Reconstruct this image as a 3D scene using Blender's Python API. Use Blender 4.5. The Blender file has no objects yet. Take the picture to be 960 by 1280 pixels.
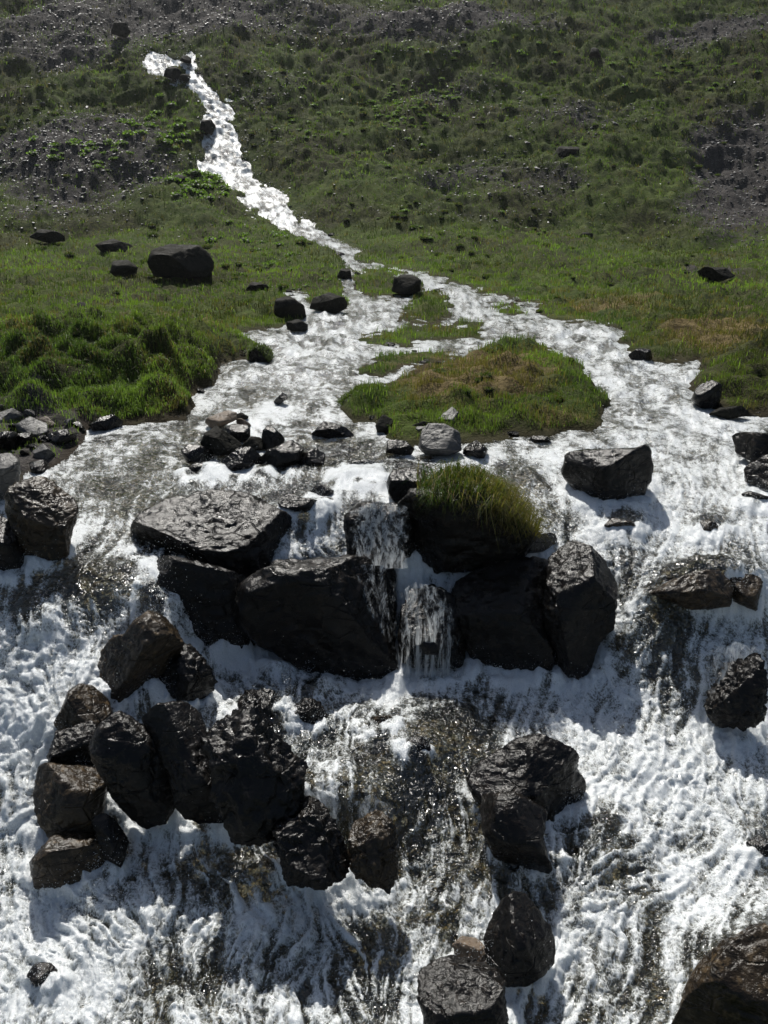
import bpy, bmesh, math, random
import numpy as np
from mathutils import Vector

random.seed(7)
rng = np.random.default_rng(11)
scene = bpy.context.scene
COL = scene.collection

# ------------------------------------------------------------------ camera model
H = 4.5
PITCH = math.radians(20.6)
F = 1036.0
CP, SP = math.cos(PITCH), math.sin(PITCH)

def ray(c, r):
    x = (np.asarray(c, float) - 480.0) / F
    y = -(np.asarray(r, float) - 640.0) / F
    return x, CP + y * SP, -SP + y * CP

def at(c, r, Y):
    """point at ground distance Y metres that stands in direction c, r"""
    x, dy, dz = ray(c, r)
    t = Y / dy
    return np.stack([x * t, np.broadcast_to(Y, np.shape(t)) * np.ones_like(t), H + dz * t], -1)

# ------------------------------------------------------------------ noise
def _hash(ix, iy, iz, seed):
    h = (ix.astype(np.int64) * 374761393 + iy.astype(np.int64) * 668265263 + iz.astype(np.int64) * 2147483647 + seed * 974634777) & 0xFFFFFFFF
    h = ((h ^ (h >> 13)) * 1274126177) & 0xFFFFFFFF
    h = ((h ^ (h >> 16)) * 2246822519) & 0xFFFFFFFF
    return h ^ (h >> 15)

_G = np.array([[1,1,0],[-1,1,0],[1,-1,0],[-1,-1,0],[1,0,1],[-1,0,1],[1,0,-1],[-1,0,-1],
               [0,1,1],[0,-1,1],[0,1,-1],[0,-1,-1],[1,1,0],[-1,1,0],[0,-1,1],[0,-1,-1]], np.float32)

def pn(x, y, z, seed=0):
    x = np.asarray(x, np.float64); y = np.asarray(y, np.float64); z = np.asarray(z, np.float64)
    ix, iy, iz = np.floor(x), np.floor(y), np.floor(z)
    fx, fy, fz = (x - ix).astype(np.float32), (y - iy).astype(np.float32), (z - iz).astype(np.float32)
    ix, iy, iz = ix.astype(np.int64), iy.astype(np.int64), iz.astype(np.int64)
    u = fx*fx*fx*(fx*(fx*6-15)+10); v = fy*fy*fy*(fy*(fy*6-15)+10); w = fz*fz*fz*(fz*(fz*6-15)+10)
    out = np.zeros(fx.shape, np.float32)
    for dx in (0, 1):
        for dy in (0, 1):
            for dz in (0, 1):
                g = _G[_hash(ix+dx, iy+dy, iz+dz, seed) & 15]
                d = g[..., 0]*(fx-dx) + g[..., 1]*(fy-dy) + g[..., 2]*(fz-dz)
                out += d * (u if dx else 1-u) * (v if dy else 1-v) * (w if dz else 1-w)
    return out

def sstep(a, b, x):
    t = np.clip((x - a) / (b - a), 0, 1)
    return t*t*(3-2*t)

# ------------------------------------------------------------------ ground profile
ROWS = np.array([-260, -100, 0, 65, 110, 150, 230, 300, 340, 380, 420, 460, 500, 540, 570, 600, 640, 700, 750, 800, 850, 900, 950, 1000, 1050, 1100, 1200, 1280, 1500], float)
FAR_FALL = [105, 75, 62, 55, 51.6, 49.2, 43.9, 37, 28, 21.5, 17, 14, 12, 10.5, 9.6]
FAR_HILL = [105, 75, 62, 56, 52.5, 49.5, 43.5, 37, 28, 21.5, 17, 14, 12, 10.5, 9.6]
NEAR = {
    100: [8.8, 7.85, 6.9, 6.4, 6.05, 5.75, 5.45, 5.15, 4.9, 4.70, 4.38, 3.85, 3.45, 2.6],
    0:   [8.8, 7.85, 6.9, 6.4, 6.05, 5.75, 5.45, 5.15, 4.9, 4.70, 4.38, 3.85, 3.45, 2.6],
    190: [8.8, 7.87, 7.1, 6.5, 6.2, 5.9, 5.6, 5.3, 5.0, 4.70, 4.38, 3.85, 3.45, 2.6],
    300: [8.78, 7.85, 7.4, 7.22, 7.0, 6.40, 5.78, 5.25, 4.86, 4.66, 4.38, 3.85, 3.45, 2.6],
    480: [8.75, 7.85, 7.4, 7.22, 7.05, 6.50, 5.80, 5.25, 4.86, 4.66, 4.4, 3.85, 3.45, 2.6],
    700: [8.78, 7.95, 7.42, 7.22, 7.02, 6.45, 5.93, 5.45, 5.05, 4.70, 4.4, 3.85, 3.45, 2.6],
    800: [8.8, 8.0, 7.2, 6.85, 6.58, 6.3, 5.93, 5.45, 5.05, 4.70, 4.4, 3.85, 3.45, 2.6],
    960: [8.8, 8.0, 7.15, 6.7, 6.42, 6.2, 5.93, 5.45, 5.05, 4.70, 4.4, 3.85, 3.45, 2.6],
}
_rf = np.arange(-260, 1501, 2.0)
def _prof(far, near):
    ly = np.interp(_rf, ROWS, np.log(np.array(far + near)))
    k = np.hanning(25); k /= k.sum()
    pad = np.concatenate([ly[0] + (ly[0]-ly[1])*np.arange(12, 0, -1), ly, ly[-1] + (ly[-1]-ly[-2])*np.arange(1, 13)])
    return np.convolve(pad, k, 'valid')
_pc = sorted(NEAR)
_PF = np.array([_prof(FAR_FALL, NEAR[c]) for c in _pc])
_PH = np.array([_prof(FAR_HILL, NEAR[c]) for c in _pc])

def baseY(c, r):
    c = np.asarray(c, float); r = np.asarray(r, float)
    c, r = np.broadcast_arrays(c, r)
    rr = np.clip(r, -260, 1500)
    ri = (rr + 260) / 2.0; r0 = np.minimum(ri.astype(int), len(_rf)-2); rt = ri - r0
    cc = np.clip(c, _pc[0], _pc[-1])
    k = np.clip(np.searchsorted(_pc, cc, 'right') - 1, 0, len(_pc)-2)
    pc = np.array(_pc, float)
    t = (cc - pc[k]) / (pc[k+1] - pc[k]); t = t*t*(3-2*t)
    def ev(T):
        a = T[k, r0]*(1-rt) + T[k, r0+1]*rt
        b = T[k+1, r0]*(1-rt) + T[k+1, r0+1]*rt
        return a*(1-t) + b*t
    wf = np.exp(-((c - 285) / 70.0)**2)
    return np.exp(ev(_PF)*wf + ev(_PH)*(1-wf))

# ------------------------------------------------------------------ outlines of water and land (in view directions)
WATER = [(-1400,1700),(-1400,660),(-300,640),(0,628),(40,606),(70,585),(102,560),(104,540),(150,533),(235,526),(240,500),(262,488),(275,468),(278,458),
 (300,452),(338,452),(340,440),(325,430),(306,422),(300,417),(350,413),(385,404),(382,392),(366,374),(362,366),(376,366),(392,385),(428,388),(440,378),
 (426,362),(428,345),(437,335),(425,318),(400,303),(376,296),(352,287),(328,271),(300,252),(290,235),(270,222),(247,215),(247,195),(255,175),(252,150),
 (260,138),(245,118),(225,105),(205,95),(185,92),(176,78),(190,66),(208,70),(225,76),(238,66),(250,70),(243,88),(262,110),(275,125),(286,131),(292,140),(290,155),
 (300,178),(312,205),(318,222),(335,232),(352,240),(372,262),(390,280),(404,294),(424,301),(450,314),(440,328),(490,336),(530,343),
 (560,352),(600,366),(640,376),(672,382),(660,393),(700,405),(780,412),(772,426),(790,444),(820,452),(878,456),(868,480),(866,500),(900,515),(960,524),
 (1100,530),(2400,540),(2400,1700)]
ISLANDS = [
 ([(440,338),(470,331),(528,346),(526,367),(497,375),(459,375),(440,362)], .10),
 ([(495,396),(505,381),(518,364),(553,360),(565,376),(567,398),(540,407),(500,405)], .10),
 ([(456,417),(513,407),(602,400),(609,410),(602,425),(551,430),(513,433),(464,441),(450,434)], .10),
 ([(444,453),(497,439),(567,436),(587,444),(535,460),(497,465),(470,476),(455,470)], .10),
 ([(422,512),(440,488),(491,479),(518,464),(573,449),(603,436),(625,424),(672,424),(683,437),(726,459),(753,484),(759,503),(754,524),(748,540),(681,549),(605,556),(486,558),(468,529),(437,528)], .30),
 ([(604,384),(625,376),(652,380),(665,396),(630,399)], .06),
 ([(360,250),(376,252),(382,268),(376,280),(362,268)], .15),
 ([(210,84),(228,82),(234,94),(222,100),(208,94)], .2),
 ([(306,262),(318,264),(322,272),(310,272)], .1),
]

def polysd(poly, c, r):
    """signed distance, positive inside"""
    d2 = np.full(c.shape, 1e12); ins = np.zeros(c.shape, bool)
    n = len(poly)
    for i in range(n):
        x0, y0 = poly[i]; x1, y1 = poly[(i+1) % n]
        ex, ey = x1-x0, y1-y0
        t = np.clip(((c-x0)*ex + (r-y0)*ey) / (ex*ex+ey*ey + 1e-9), 0, 1)
        dd = (c-x0-t*ex)**2 + (r-y0-t*ey)**2
        d2 = np.minimum(d2, dd)
        if y0 != y1:
            cond = ((y0 > r) != (y1 > r)) & (c < (x1-x0)*(r-y0)/(y1-y0) + x0)
            ins ^= cond
    return np.where(ins, 1, -1) * np.sqrt(d2)

def blobs(val, lst, c, r):
    for (bc, br, rc, rr, v) in lst:
        w = np.exp(-(((c-bc)/rc)**2 + ((r-br)/rr)**2)**1.5)
        val = val*(1-w) + v*w
    return val

# ------------------------------------------------------------------ grids
def axis(lo, a, b, hi, step, grow=1.13):
    core = list(np.arange(a, b+step, step))
    s, x, left = step, a, []
    while x > lo:
        s *= grow; x -= s; left.append(x)
    s, x, right = step, core[-1], []
    while x < hi:
        s *= grow; x += s; right.append(x)
    return np.array(left[::-1] + core + right)

STEP = 2.0
gc = axis(-2600, -70, 1030, 3600, STEP)
gr = axis(-255, -30, 1310, 1490, STEP)
C, R = np.meshgrid(gc, gr)
BY = baseY(C, R)
P = at(C, R, BY)
pxm = BY / F                                     # metres per pixel sideways
X, Yw, Z = P[..., 0], P[..., 1], P[..., 2]

# irregular shoreline: the outlines are wobbled with noise in world metres
wob = 1.0/np.clip(pxm, .004, .05)*(1+.9*sstep(9, 14, BY))
wc = C + wob*(pn(X*1.3, Yw*1.3, Z*0, 3)*.10 + pn(X*3.2, Yw*3.2, Z*0, 4)*.07 + pn(X*8, Yw*8, Z*0, 7)*.03)
wr = R + wob*(pn(X*1.3, Yw*1.3, Z*0, 5)*.05 + pn(X*3.2, Yw*3.2, Z*0, 6)*.04 + pn(X*8, Yw*8, Z*0, 8)*.02)
sdw = polysd(WATER, wc, wr)
isl = np.full(C.shape, -1e6); islh = np.zeros(C.shape)
for poly, hh in ISLANDS:
    s = polysd(poly, wc, wr)
    islh = np.where(s > isl, hh, islh); isl = np.maximum(isl, s)
gapn = pn(X/1.0, Yw/1.5, Z/1.2, 150)*.7 + pn(X/.4, Yw/.6, Z/.5, 151)*.5
farm = sstep(20, 30, BY)
sdw = sdw - farm*np.clip(gapn-.13, 0, 1)*20*sstep(26, 6, sdw)*(1-.85*np.exp(-((R-300)/38.)**4))
sd = np.minimum(sdw, -isl)                       # >0 in the water
land_d = -sd * pxm                               # metres inland
wat_d = sd * pxm
is_land = sd < 0

# bumps of hidden boulders (c, r, rc, rr, height)
BUMPS = [(885,735,66,26,.24),(905,850,60,40,.12),(930,745,30,20,.06),(775,655,30,12,.06),(888,655,26,10,.07),(150,735,60,28,.10),(60,760,40,20,.06),
 (330,895,50,30,.12),(290,826,28,11,.16),(345,846,24,10,.12),(395,872,26,12,.12),(430,968,16,14,.06),(520,930,70,40,.10),(420,1010,60,40,.14),(320,1100,60,25,.05),(950,1235,85,80,.26),(50,785,28,16,.08),(640,1060,40,30,.06),(760,1060,50,40,.06),(825,790,40,45,.12),
 (480,560,30,15,.03),(740,470,40,12,.04),(655,600,30,14,.05),(600,1100,40,40,.05),(320,640,60,10,.02),(430,430,40,6,.04),(380,470,50,8,.05),(450,900,30,20,.06),(860,870,50,40,.06)]
bump = np.zeros(C.shape)
for (bc, br, rc, rr, h) in BUMPS:
    bump += h*np.exp(-(((C-bc)/rc)**2 + ((R-br)/rr)**2)**1.3)

# ---- ground relief
far = sstep(24, 42, BY)
hmax = blobs(np.full(C.shape, .13) + .08*far, [(150,480,260,60,.78),(960,480,160,50,.50),(840,425,70,20,.25),(30,560,90,40,.12),(700,395,90,15,.12)], C, R)
hmax = np.where(isl > sdw*-1, np.maximum(islh, .05), hmax) if False else np.where((isl > -1e5) & (isl > -3), islh, hmax)
raise_ = hmax * (.5*sstep(-.02, .20, land_d)+.5*sstep(.05, .75, land_d)) * np.clip(1 + .5*pn(X*1.1, Yw*1.1, Z*0, 9) + .55*pn(X*2.6, Yw*2.6, Z*0, 10), .3, 2)
rel = (pn(X/7, Yw/7, Z/7, 21)*.9 + pn(X/3, Yw/3, Z/3, 22)*.55) * far
tus = (np.abs(pn(X/1.6, Yw/1.6, Z/1.6, 23))*-.34*(1+1.5*pn(X/6, Yw/6, Z/6, 29)) + pn(X/.7, Yw/.7, Z/.7, 24)*.13 + pn(X/.3, Yw/.3, Z/.3, 25)*.13) * (.35 + .65*far) * sstep(9, 26, BY)
midr = sstep(9, 15, BY)*(1-far)
nearrel = midr*(np.abs(pn(X/1.1, Yw/1.1, Z*0, 86))*-.36*sstep(10, 18, BY) + pn(X/.5, Yw/.5, Z*0, 87)*.14 + pn(X/3.5, Yw/3.5, Z*0, 88)*.35*sstep(14, 24, BY)*sstep(.3, 2, land_d)) + (np.abs(pn(X/.7, Yw/.7, Z*0, 26))*-.16 + pn(X/.3, Yw/.3, Z*0, 27)*.07 + pn(X/.12, Yw/.12, Z*0, 28)*.03) * (1-far)
edgef = sstep(0, .5, land_d)
stream_side = sstep(0.0, 2.5, np.maximum(land_d, 0))
gz_land = raise_ + nearrel*edgef + tus*edgef + rel*stream_side
# banks of the steep stream
depth = (.05 + .09*sstep(0, .3, wat_d)) * (1 + far)
bed = -depth + bump*1.5 + (pn(X/.5, Yw/.5, Z*0, 31)*.08 + pn(X/.2, Yw/.2, Z*0, 32)*.05 + pn(X/.08, Yw/.08, Z*0, 33)*.02)*sstep(0, .3, wat_d)
GZ = np.where(is_land, gz_land, bed)
G = P.copy(); G[..., 2] += GZ

# ---- foam map
FOAM = blobs(np.full(C.shape, .78), [
 (480,430,420,60,.70),(300,600,190,70,.26),(440,600,60,40,.28),(170,570,90,35,.42),(420,500,90,30,.55),(500,600,60,40,.25),(640,545,60,16,.35),
 (190,660,40,40,.45),(110,640,40,50,.66),(110,735,80,38,.26),(40,770,30,20,.45),(40,900,75,120,1.1),(60,850,60,50,.98),
 (290,800,90,40,.72),(330,870,60,35,.55),(290,830,36,12,.98),(350,850,30,10,.95),(395,880,24,10,.9),(330,888,40,7,.85),(280,880,25,40,.80),(400,900,60,50,.45),(350,1000,100,75,.14),(470,1075,50,40,.2),
 (540,870,120,28,.86),(540,960,110,80,.12),(470,1050,60,50,.18),(600,1090,70,50,.20),(430,950,22,60,.62),
 (840,975,150,85,1.1),(760,900,90,50,.96),(640,600,60,25,.45),(770,600,30,30,.8),(850,640,90,50,.88),(780,655,30,10,.4),(888,658,24,9,.30),
 (888,735,64,28,.10),(800,740,40,30,.62),(825,805,55,60,.22),(760,1075,40,22,.25),(920,800,30,30,.86),(870,880,40,30,.52),
 (760,1060,70,50,.48),(700,1050,30,30,.7),(780,1100,60,30,.40),(860,1080,60,60,.80),
 (150,1150,200,60,.86),(50,1190,110,110,1.05),(310,1100,60,28,.28),(240,1210,70,30,.60),(420,1180,60,50,.66),(500,1230,70,50,.40),
 (650,1240,70,60,.66),(720,1170,60,40,.92),(820,1200,50,50,.48),(955,1240,80,85,.06),(838,1215,14,60,.95),(870,1160,30,14,.9),(790,1250,40,40,.6),(560,1150,40,30,.30),(440,1130,60,20,.9),
 (500,690,60,20,.55),(420,690,60,12,.6)], C, R)
FOAM = np.where(R < 440, np.maximum(FOAM, sstep(400, 340, R)*.72), FOAM)
TURB = blobs(np.full(C.shape, .55), [(300,590,220,60,.22),(110,640,90,60,.35),(800,560,180,60,.7),(840,980,150,80,.9),(760,900,90,50,.95),(40,900,80,120,.9),(200,1180,300,90,.9),
 (540,960,120,90,.5),(350,900,90,60,1.1),(760,1080,80,70,.9),(720,1170,90,60,.9),(480,480,500,50,.4)], C, R)

def gsamp(A, c, r):
    ci = np.interp(c, gc, np.arange(len(gc))); ri = np.interp(r, gr, np.arange(len(gr)))
    c0 = np.minimum(ci.astype(int), len(gc)-2); r0 = np.minimum(ri.astype(int), len(gr)-2)
    tc, tr = ci-c0, ri-r0
    if A.ndim == 3: tc, tr = tc[..., None], tr[..., None]
    return (A[r0, c0]*(1-tc)*(1-tr) + A[r0, c0+1]*tc*(1-tr) + A[r0+1, c0]*(1-tc)*tr + A[r0+1, c0+1]*tc*tr)

midc0 = int(np.argmin(np.abs(gc-480)))
# ---- water surface
wm = sd > -8
arc = np.zeros(C.shape)
dl = np.sqrt(np.sum(np.diff(P, axis=0)**2, -1)); arc[1:] = np.cumsum(dl, 0)
midc = np.argmin(np.abs(gc-480)); 
dx_ = np.gradient(P, axis=1); dy_ = np.gradient(P, axis=0)
N = np.cross(dy_, dx_); N /= np.linalg.norm(N, axis=-1, keepdims=True) + 1e-12
N = np.where(N[..., 2:3] < 0, -N, N)
steep = 1 - N[..., 2]

w_ = wm
ax, ay, az = X[w_], Yw[w_], Z[w_]
def wn(s, seed, st=1.0):
    # flow-stretched noise (flow runs downhill towards the viewer)
    q = pn(ax/s, ay/(s*st), az/(s*st), seed)
    return q
k1 = 1 + pn(ax/1.2, ay/1.2, az/1.2, 40)*.7
wx = ax + .10*pn(ax/.35, ay/.35, az/.35, 41); wy = ay + .12*pn(ax/.35, ay/.35, az/.35, 42); wz = az + .05*pn(ax/.3, ay/.3, az/.3, 43)
def wn2(s, seed, st=1.0):
    return pn(wx/s, wy/(s*st), wz/(s*st), seed)
big = wn2(.55, 44, 1.4)
rid = 1 - np.abs(wn2(.26, 45, 1.5))*2.6
r2 = 1 - np.abs(wn2(.12, 46, 1.3))*2.6
r3 = wn2(.055, 47, 1.1); r4 = wn2(.028, 48); r5 = wn2(.015, 49)
r6 = 1 - np.abs(wn2(.040, 50))*2.6
T = TURB[w_]; fm = FOAM[w_]
nearf = sstep(16, 9, ay)
# streaks drawn out along the current (line-integral convolution of noise through the flow field)
FX = np.zeros(C.shape); FY = np.ones(C.shape)
for (bc, br, rc, rr, vx_, vy_) in [(130,670,80,80,-.55,1),(620,380,110,40,1,.45),(560,360,60,20,1,.4),(740,460,50,40,.5,1),(690,580,90,50,-.6,.9),(840,800,80,90,-.3,1),
   (840,1120,120,90,-.8,1),(730,1240,80,60,-.4,1),(330,1080,110,50,.8,.6),(120,1180,120,80,.35,1),(440,430,60,40,-.5,.7),(350,480,70,50,-.7,.7),(300,590,120,50,-.6,.6),
   (200,95,40,25,.9,.8),(360,285,70,30,1,.7),(560,900,90,50,-.4,1),(760,950,100,60,-.35,1),(440,900,60,50,-.4,1),(860,640,90,50,-.3,1),(300,850,70,50,.5,1)]:
    g_ = np.exp(-(((C-bc)/rc)**2 + ((R-br)/rr)**2))
    FX = FX*(1-g_) + vx_*g_; FY = FY*(1-g_) + vy_*g_
ang = np.arctan2(FY, FX) + TURB*(pn(X/.45, Yw/.45, Z/.45, 130)*1.5 + pn(X/.16, Yw/.16, Z/.16, 131)*.8)
FX, FY = np.cos(ang), np.sin(ang)
dists = 1 + sstep(9, 20, BY)*1.2 + sstep(25, 45, BY)*2
NA = pn(X/(.020*dists), Yw/(.020*dists), Z/(.020*dists), 132); NB = pn(X/(.055*dists), Yw/(.055*dists), Z/(.055*dists), 133)
qc0, qr0 = C[w_], R[w_]
SA = np.zeros(len(qc0)); SB = np.zeros(len(qc0)); cnt = 0
for sg in (1, -1):
    qc, qr = qc0.copy(), qr0.copy()
    for k_ in range(12):
        SB += gsamp(NB, qc, qr)
        if k_ < 8: SA += gsamp(NA, qc, qr)
        h_ = sg*np.clip(2.4*(.012/np.interp(qr, gr, pxm[:, midc0])), 1.2, 3.4)
        vx_ = gsamp(FX, qc, qr); vy_ = gsamp(FY, qc, qr)
        qc = qc + vx_*h_; qr = qr + vy_*h_
SA /= SA.std(); SB /= SB.std()
foamy = sstep(.3, .9, fm)
disp_h = rid
disp = T*(big*.10 + rid*.030*(1-.2*foamy) + r2*.022 + r6*.008 + r3*.018*(1-.4*foamy) + r4*.010*nearf + (SB*.012 + SA*.005)*(1 - .8*sstep(7.8, 10.5, ay)))
farw = sstep(20, 40, ay)
disp = disp*(1-.6*farw) + farw*T*(wn2(1.6, 51)*.25 + (1-np.abs(wn2(.5, 52))*2.4)*.06 + wn2(.26, 60)*.16 + wn2(.13, 152)*.06)
midw = sstep(9.5, 15, ay)*(1-farw)
disp += midw*T*((1-np.abs(wn2(.42, 61, .7))*2.4)*.15 + wn2(.17, 62, .8)*.11 + wn2(.09, 63)*.03)
# rolling stationary waves in the run-out
disp *= sstep(-.02, .20, wat_d[w_])*.85 + .15
bw = bump[w_]
W = P.copy()
nn = N[w_]
off = nn*disp[:, None]; off[:, 2] += bw*1.15
lat = (wn2(.09, 53)*.03 + wn2(.035, 54)*.014)*T*sstep(12, 6, ay)   # lateral curl so crests are not a pure height field
off[:, 0] += lat; off[:, 1] += (wn2(.09, 55)*.03 + wn2(.035, 56)*.014)*T*sstep(12, 6, ay)
W[w_] += off
patch = pn(wx/.8, wy/1.3, wz/.9, 64)*.45 + pn(wx/.30, wy/.55, wz/.4, 57)*.62 + pn(wx/.11, wy/.2, wz/.15, 58)*.38 + pn(wx/.045, wy/.06, wz/.05, 59)*.22
stk = 1 - .8*sstep(7.8, 10.5, ay)
foam = fm*.93 - .05 + farw*((wn2(.5, 153)*.6+wn2(.22, 154)*.5)*.7 - .02) + (patch*.74 + SB*.125*stk + SA*.15*stk + (1-stk)*(wn2(.16, 142, .45)*.5 + (disp_h)*.10))*(1.12 - np.abs(fm-.5)*1.0) + (r2-.3)*.10 + (disp/ (T*.12+1e-3))*.05 + steep[w_]*.15
FO = np.zeros(C.shape); FO[w_] = np.clip(foam, -.2, 1.3)

# ------------------------------------------------------------------ mesh helpers
def new_mesh(name, verts, faces4=None, faces3=None, smooth=True):
    me = bpy.data.meshes.new(name)
    verts = np.asarray(verts, np.float32).reshape(-1, 3)
    me.vertices.add(len(verts)); me.vertices.foreach_set('co', verts.ravel())
    n4 = 0 if faces4 is None else len(faces4); n3 = 0 if faces3 is None else len(faces3)
    loops = []
    if n4: loops.append(np.asarray(faces4, np.int32).ravel())
    if n3: loops.append(np.asarray(faces3, np.int32).ravel())
    loops = np.concatenate(loops)
    me.loops.add(len(loops)); me.loops.foreach_set('vertex_index', loops)
    me.polygons.add(n4+n3)
    starts = np.concatenate([np.arange(n4)*4, n4*4 + np.arange(n3)*3]).astype(np.int32)
    me.polygons.foreach_set('loop_start', starts)
    me.polygons.foreach_set('use_smooth', np.full(n4+n3, smooth, bool))
    me.update(calc_edges=True); me.validate()
    return me

def fattr(me, name, vals):
    a = me.attributes.new(name, 'FLOAT', 'POINT'); a.data.foreach_set('value', np.asarray(vals, np.float32).ravel())

def cattr(me, name, vals):
    a = me.attributes.new(name, 'FLOAT_COLOR', 'POINT')
    v = np.ones((len(vals), 4), np.float32); v[:, :3] = vals; a.data.foreach_set('color', v.ravel())

def link(me, name, mat, parent=None, label=None, cat=None, group=None, kind=None):
    o = bpy.data.objects.new(name, me); COL.objects.link(o)
    if mat is not None and len(me.materials) == 0: me.materials.append(mat)
    if parent is not None: o.parent = parent
    for k, v in (('label', label), ('category', cat), ('group', group), ('kind', kind)):
        if v: o[k] = v
    return o

def grid_faces(mask):
    nr, nc = mask.shape
    idx = np.arange(nr*nc).reshape(nr, nc)
    m = mask[:-1, :-1] & mask[1:, :-1] & mask[:-1, 1:] & mask[1:, 1:]
    f = np.stack([idx[:-1, :-1][m], idx[1:, :-1][m], idx[1:, 1:][m], idx[:-1, 1:][m]], -1)
    used = np.unique(f); remap = np.full(nr*nc, -1); remap[used] = np.arange(len(used))
    return remap[f], used

# ------------------------------------------------------------------ materials
class NT:
    def __init__(s, name):
        s.m = bpy.data.materials.new(name); s.m.use_nodes = True; s.t = s.m.node_tree; s.t.nodes.clear()
        s.out = s.n('ShaderNodeOutputMaterial')
    def n(s, typ, **kw):
        nd = s.t.nodes.new(typ)
        for k, v in kw.items(): setattr(nd, k, v)
        return nd
    def set(s, sock, v):
        if isinstance(v, bpy.types.NodeSocket): s.t.links.new(v, sock)
        elif isinstance(v, (tuple, list)) and len(v) == 3 and sock.type == 'RGBA': sock.default_value = (*v, 1)
        else: sock.default_value = v
    def math(s, op, a, b=0.0, c=None, clamp=False):
        nd = s.n('ShaderNodeMath', operation=op); nd.use_clamp = clamp
        s.set(nd.inputs[0], a); s.set(nd.inputs[1], b)
        if c is not None: s.set(nd.inputs[2], c)
        return nd.outputs[0]
    def mapr(s, v, a, b, lo=0.0, hi=1.0, smooth=True):
        nd = s.n('ShaderNodeMapRange'); nd.interpolation_type = 'SMOOTHSTEP' if smooth else 'LINEAR'
        s.set(nd.inputs['Value'], v); s.set(nd.inputs['From Min'], a); s.set(nd.inputs['From Max'], b)
        s.set(nd.inputs['To Min'], lo); s.set(nd.inputs['To Max'], hi)
        return nd.outputs['Result']
    def mix(s, f, a, b):
        nd = s.n('ShaderNodeMix'); nd.data_type = 'RGBA'
        s.set(nd.inputs[0], f); s.set(nd.inputs[6], a); s.set(nd.inputs[7], b)
        return nd.outputs[2]
    def obj(s, sc=(1, 1, 1)):
        tc = s.n('ShaderNodeTexCoord'); mp = s.n('ShaderNodeMapping'); mp.inputs['Scale'].default_value = sc
        s.t.links.new(tc.outputs['Object'], mp.inputs['Vector']); return mp.outputs[0]
    def noise(s, vec, scale, detail=4, rough=.55, dist=0.0, out='Fac'):
        nd = s.n('ShaderNodeTexNoise'); s.set(nd.inputs['Vector'], vec); s.set(nd.inputs['Scale'], scale)
        nd.inputs['Detail'].default_value = detail; nd.inputs['Roughness'].default_value = rough; nd.inputs['Distortion'].default_value = dist
        return nd.outputs[out]
    def vor(s, vec, scale, feature='F1', rand=1.0, out='Distance'):
        nd = s.n('ShaderNodeTexVoronoi', feature=feature); s.set(nd.inputs['Vector'], vec); s.set(nd.inputs['Scale'], scale)
        nd.inputs['Randomness'].default_value = rand
        return nd.outputs[out]
    def attr(s, name, out='Fac'):
        nd = s.n('ShaderNodeAttribute', attribute_name=name); return nd.outputs[out]
    def bump(s, h, dist, strength=1.0, normal=None):
        nd = s.n('ShaderNodeBump'); nd.inputs['Strength'].default_value = strength; nd.inputs['Distance'].default_value = dist
        s.set(nd.inputs['Height'], h)
        if normal is not None: s.set(nd.inputs['Normal'], normal)
        return nd.outputs[0]
    def princ(s, col, rough=.5, normal=None, **kw):
        nd = s.n('ShaderNodeBsdfPrincipled'); s.set(nd.inputs['Base Color'], col); s.set(nd.inputs['Roughness'], rough)
        if normal is not None: s.set(nd.inputs['Normal'], normal)
        for k, v in kw.items(): s.set(nd.inputs[k.replace('_', ' ')], v)
        return nd.outputs[0]
    def mixs(s, f, a, b):
        nd = s.n('ShaderNodeMixShader'); s.set(nd.inputs[0], f); s.t.links.new(a, nd.inputs[1]); s.t.links.new(b, nd.inputs[2]); return nd.outputs[0]
    def done(s, sh):
        s.t.links.new(sh, s.out.inputs['Surface']); return s.m

def mat_ground():
    t = NT('hillside_ground'); v = t.obj()
    n1 = t.noise(v, .9, 6, .6); n2 = t.noise(v, 6, 5, .6); n3 = t.noise(v, 28, 4, .6); n4 = t.noise(v, .25, 3, .5)
    green = t.mix(t.mapr(n1, .35, .65), (.026, .040, .009), (.060, .085, .016))
    green = t.mix(t.mapr(n4, .42, .62, 0, .8), green, (.030, .027, .013)); green = t.mix(t.mapr(n2, .45, .70), green, (.068, .078, .022))
    dry = t.mix(t.mapr(n2, .35, .65), (.085, .062, .026), (.16, .122, .056))
    scree = t.mix(t.mapr(t.vor(v, 3.2), .1, .6), (.060, .054, .050), (.034, .031, .031))
    scree = t.mix(t.mapr(n3, .45, .6), scree, (.075, .068, .062))
    sf = t.mapr(t.math('ADD', t.attr('scree'), t.math('MULTIPLY', t.math('SUBTRACT', n2, .5), .9)), .42, .60)
    df = t.mapr(t.math('ADD', t.attr('dry'), t.math('MULTIPLY', t.math('SUBTRACT', n1, .5), 1.1)), .40, .65)
    c = t.mix(df, green, dry); c = t.mix(sf, c, scree)
    bedc = t.mix(t.mapr(t.vor(v, 9.0), .1, .5), (.15, .105, .048), (.055, .048, .030))
    bedc = t.mix(t.mapr(n3, .5, .7), bedc, (.26, .18, .08))
    mud = (.028, .020, .012)
    c = t.mix(t.attr('bank'), c, mud)
    c = t.mix(t.attr('bed'), c, bedc)
    hgt = t.math('ADD', t.math('MULTIPLY', n3, .6), n2)
    b = t.bump(hgt, .08, .9)
    rough = t.mapr(t.attr('bed'), 0, 1, .95, .28)
    return t.done(t.princ(c, rough, b, Specular_IOR_Level=t.mapr(t.attr('bed'), 0, 1, .1, .5)))

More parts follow.
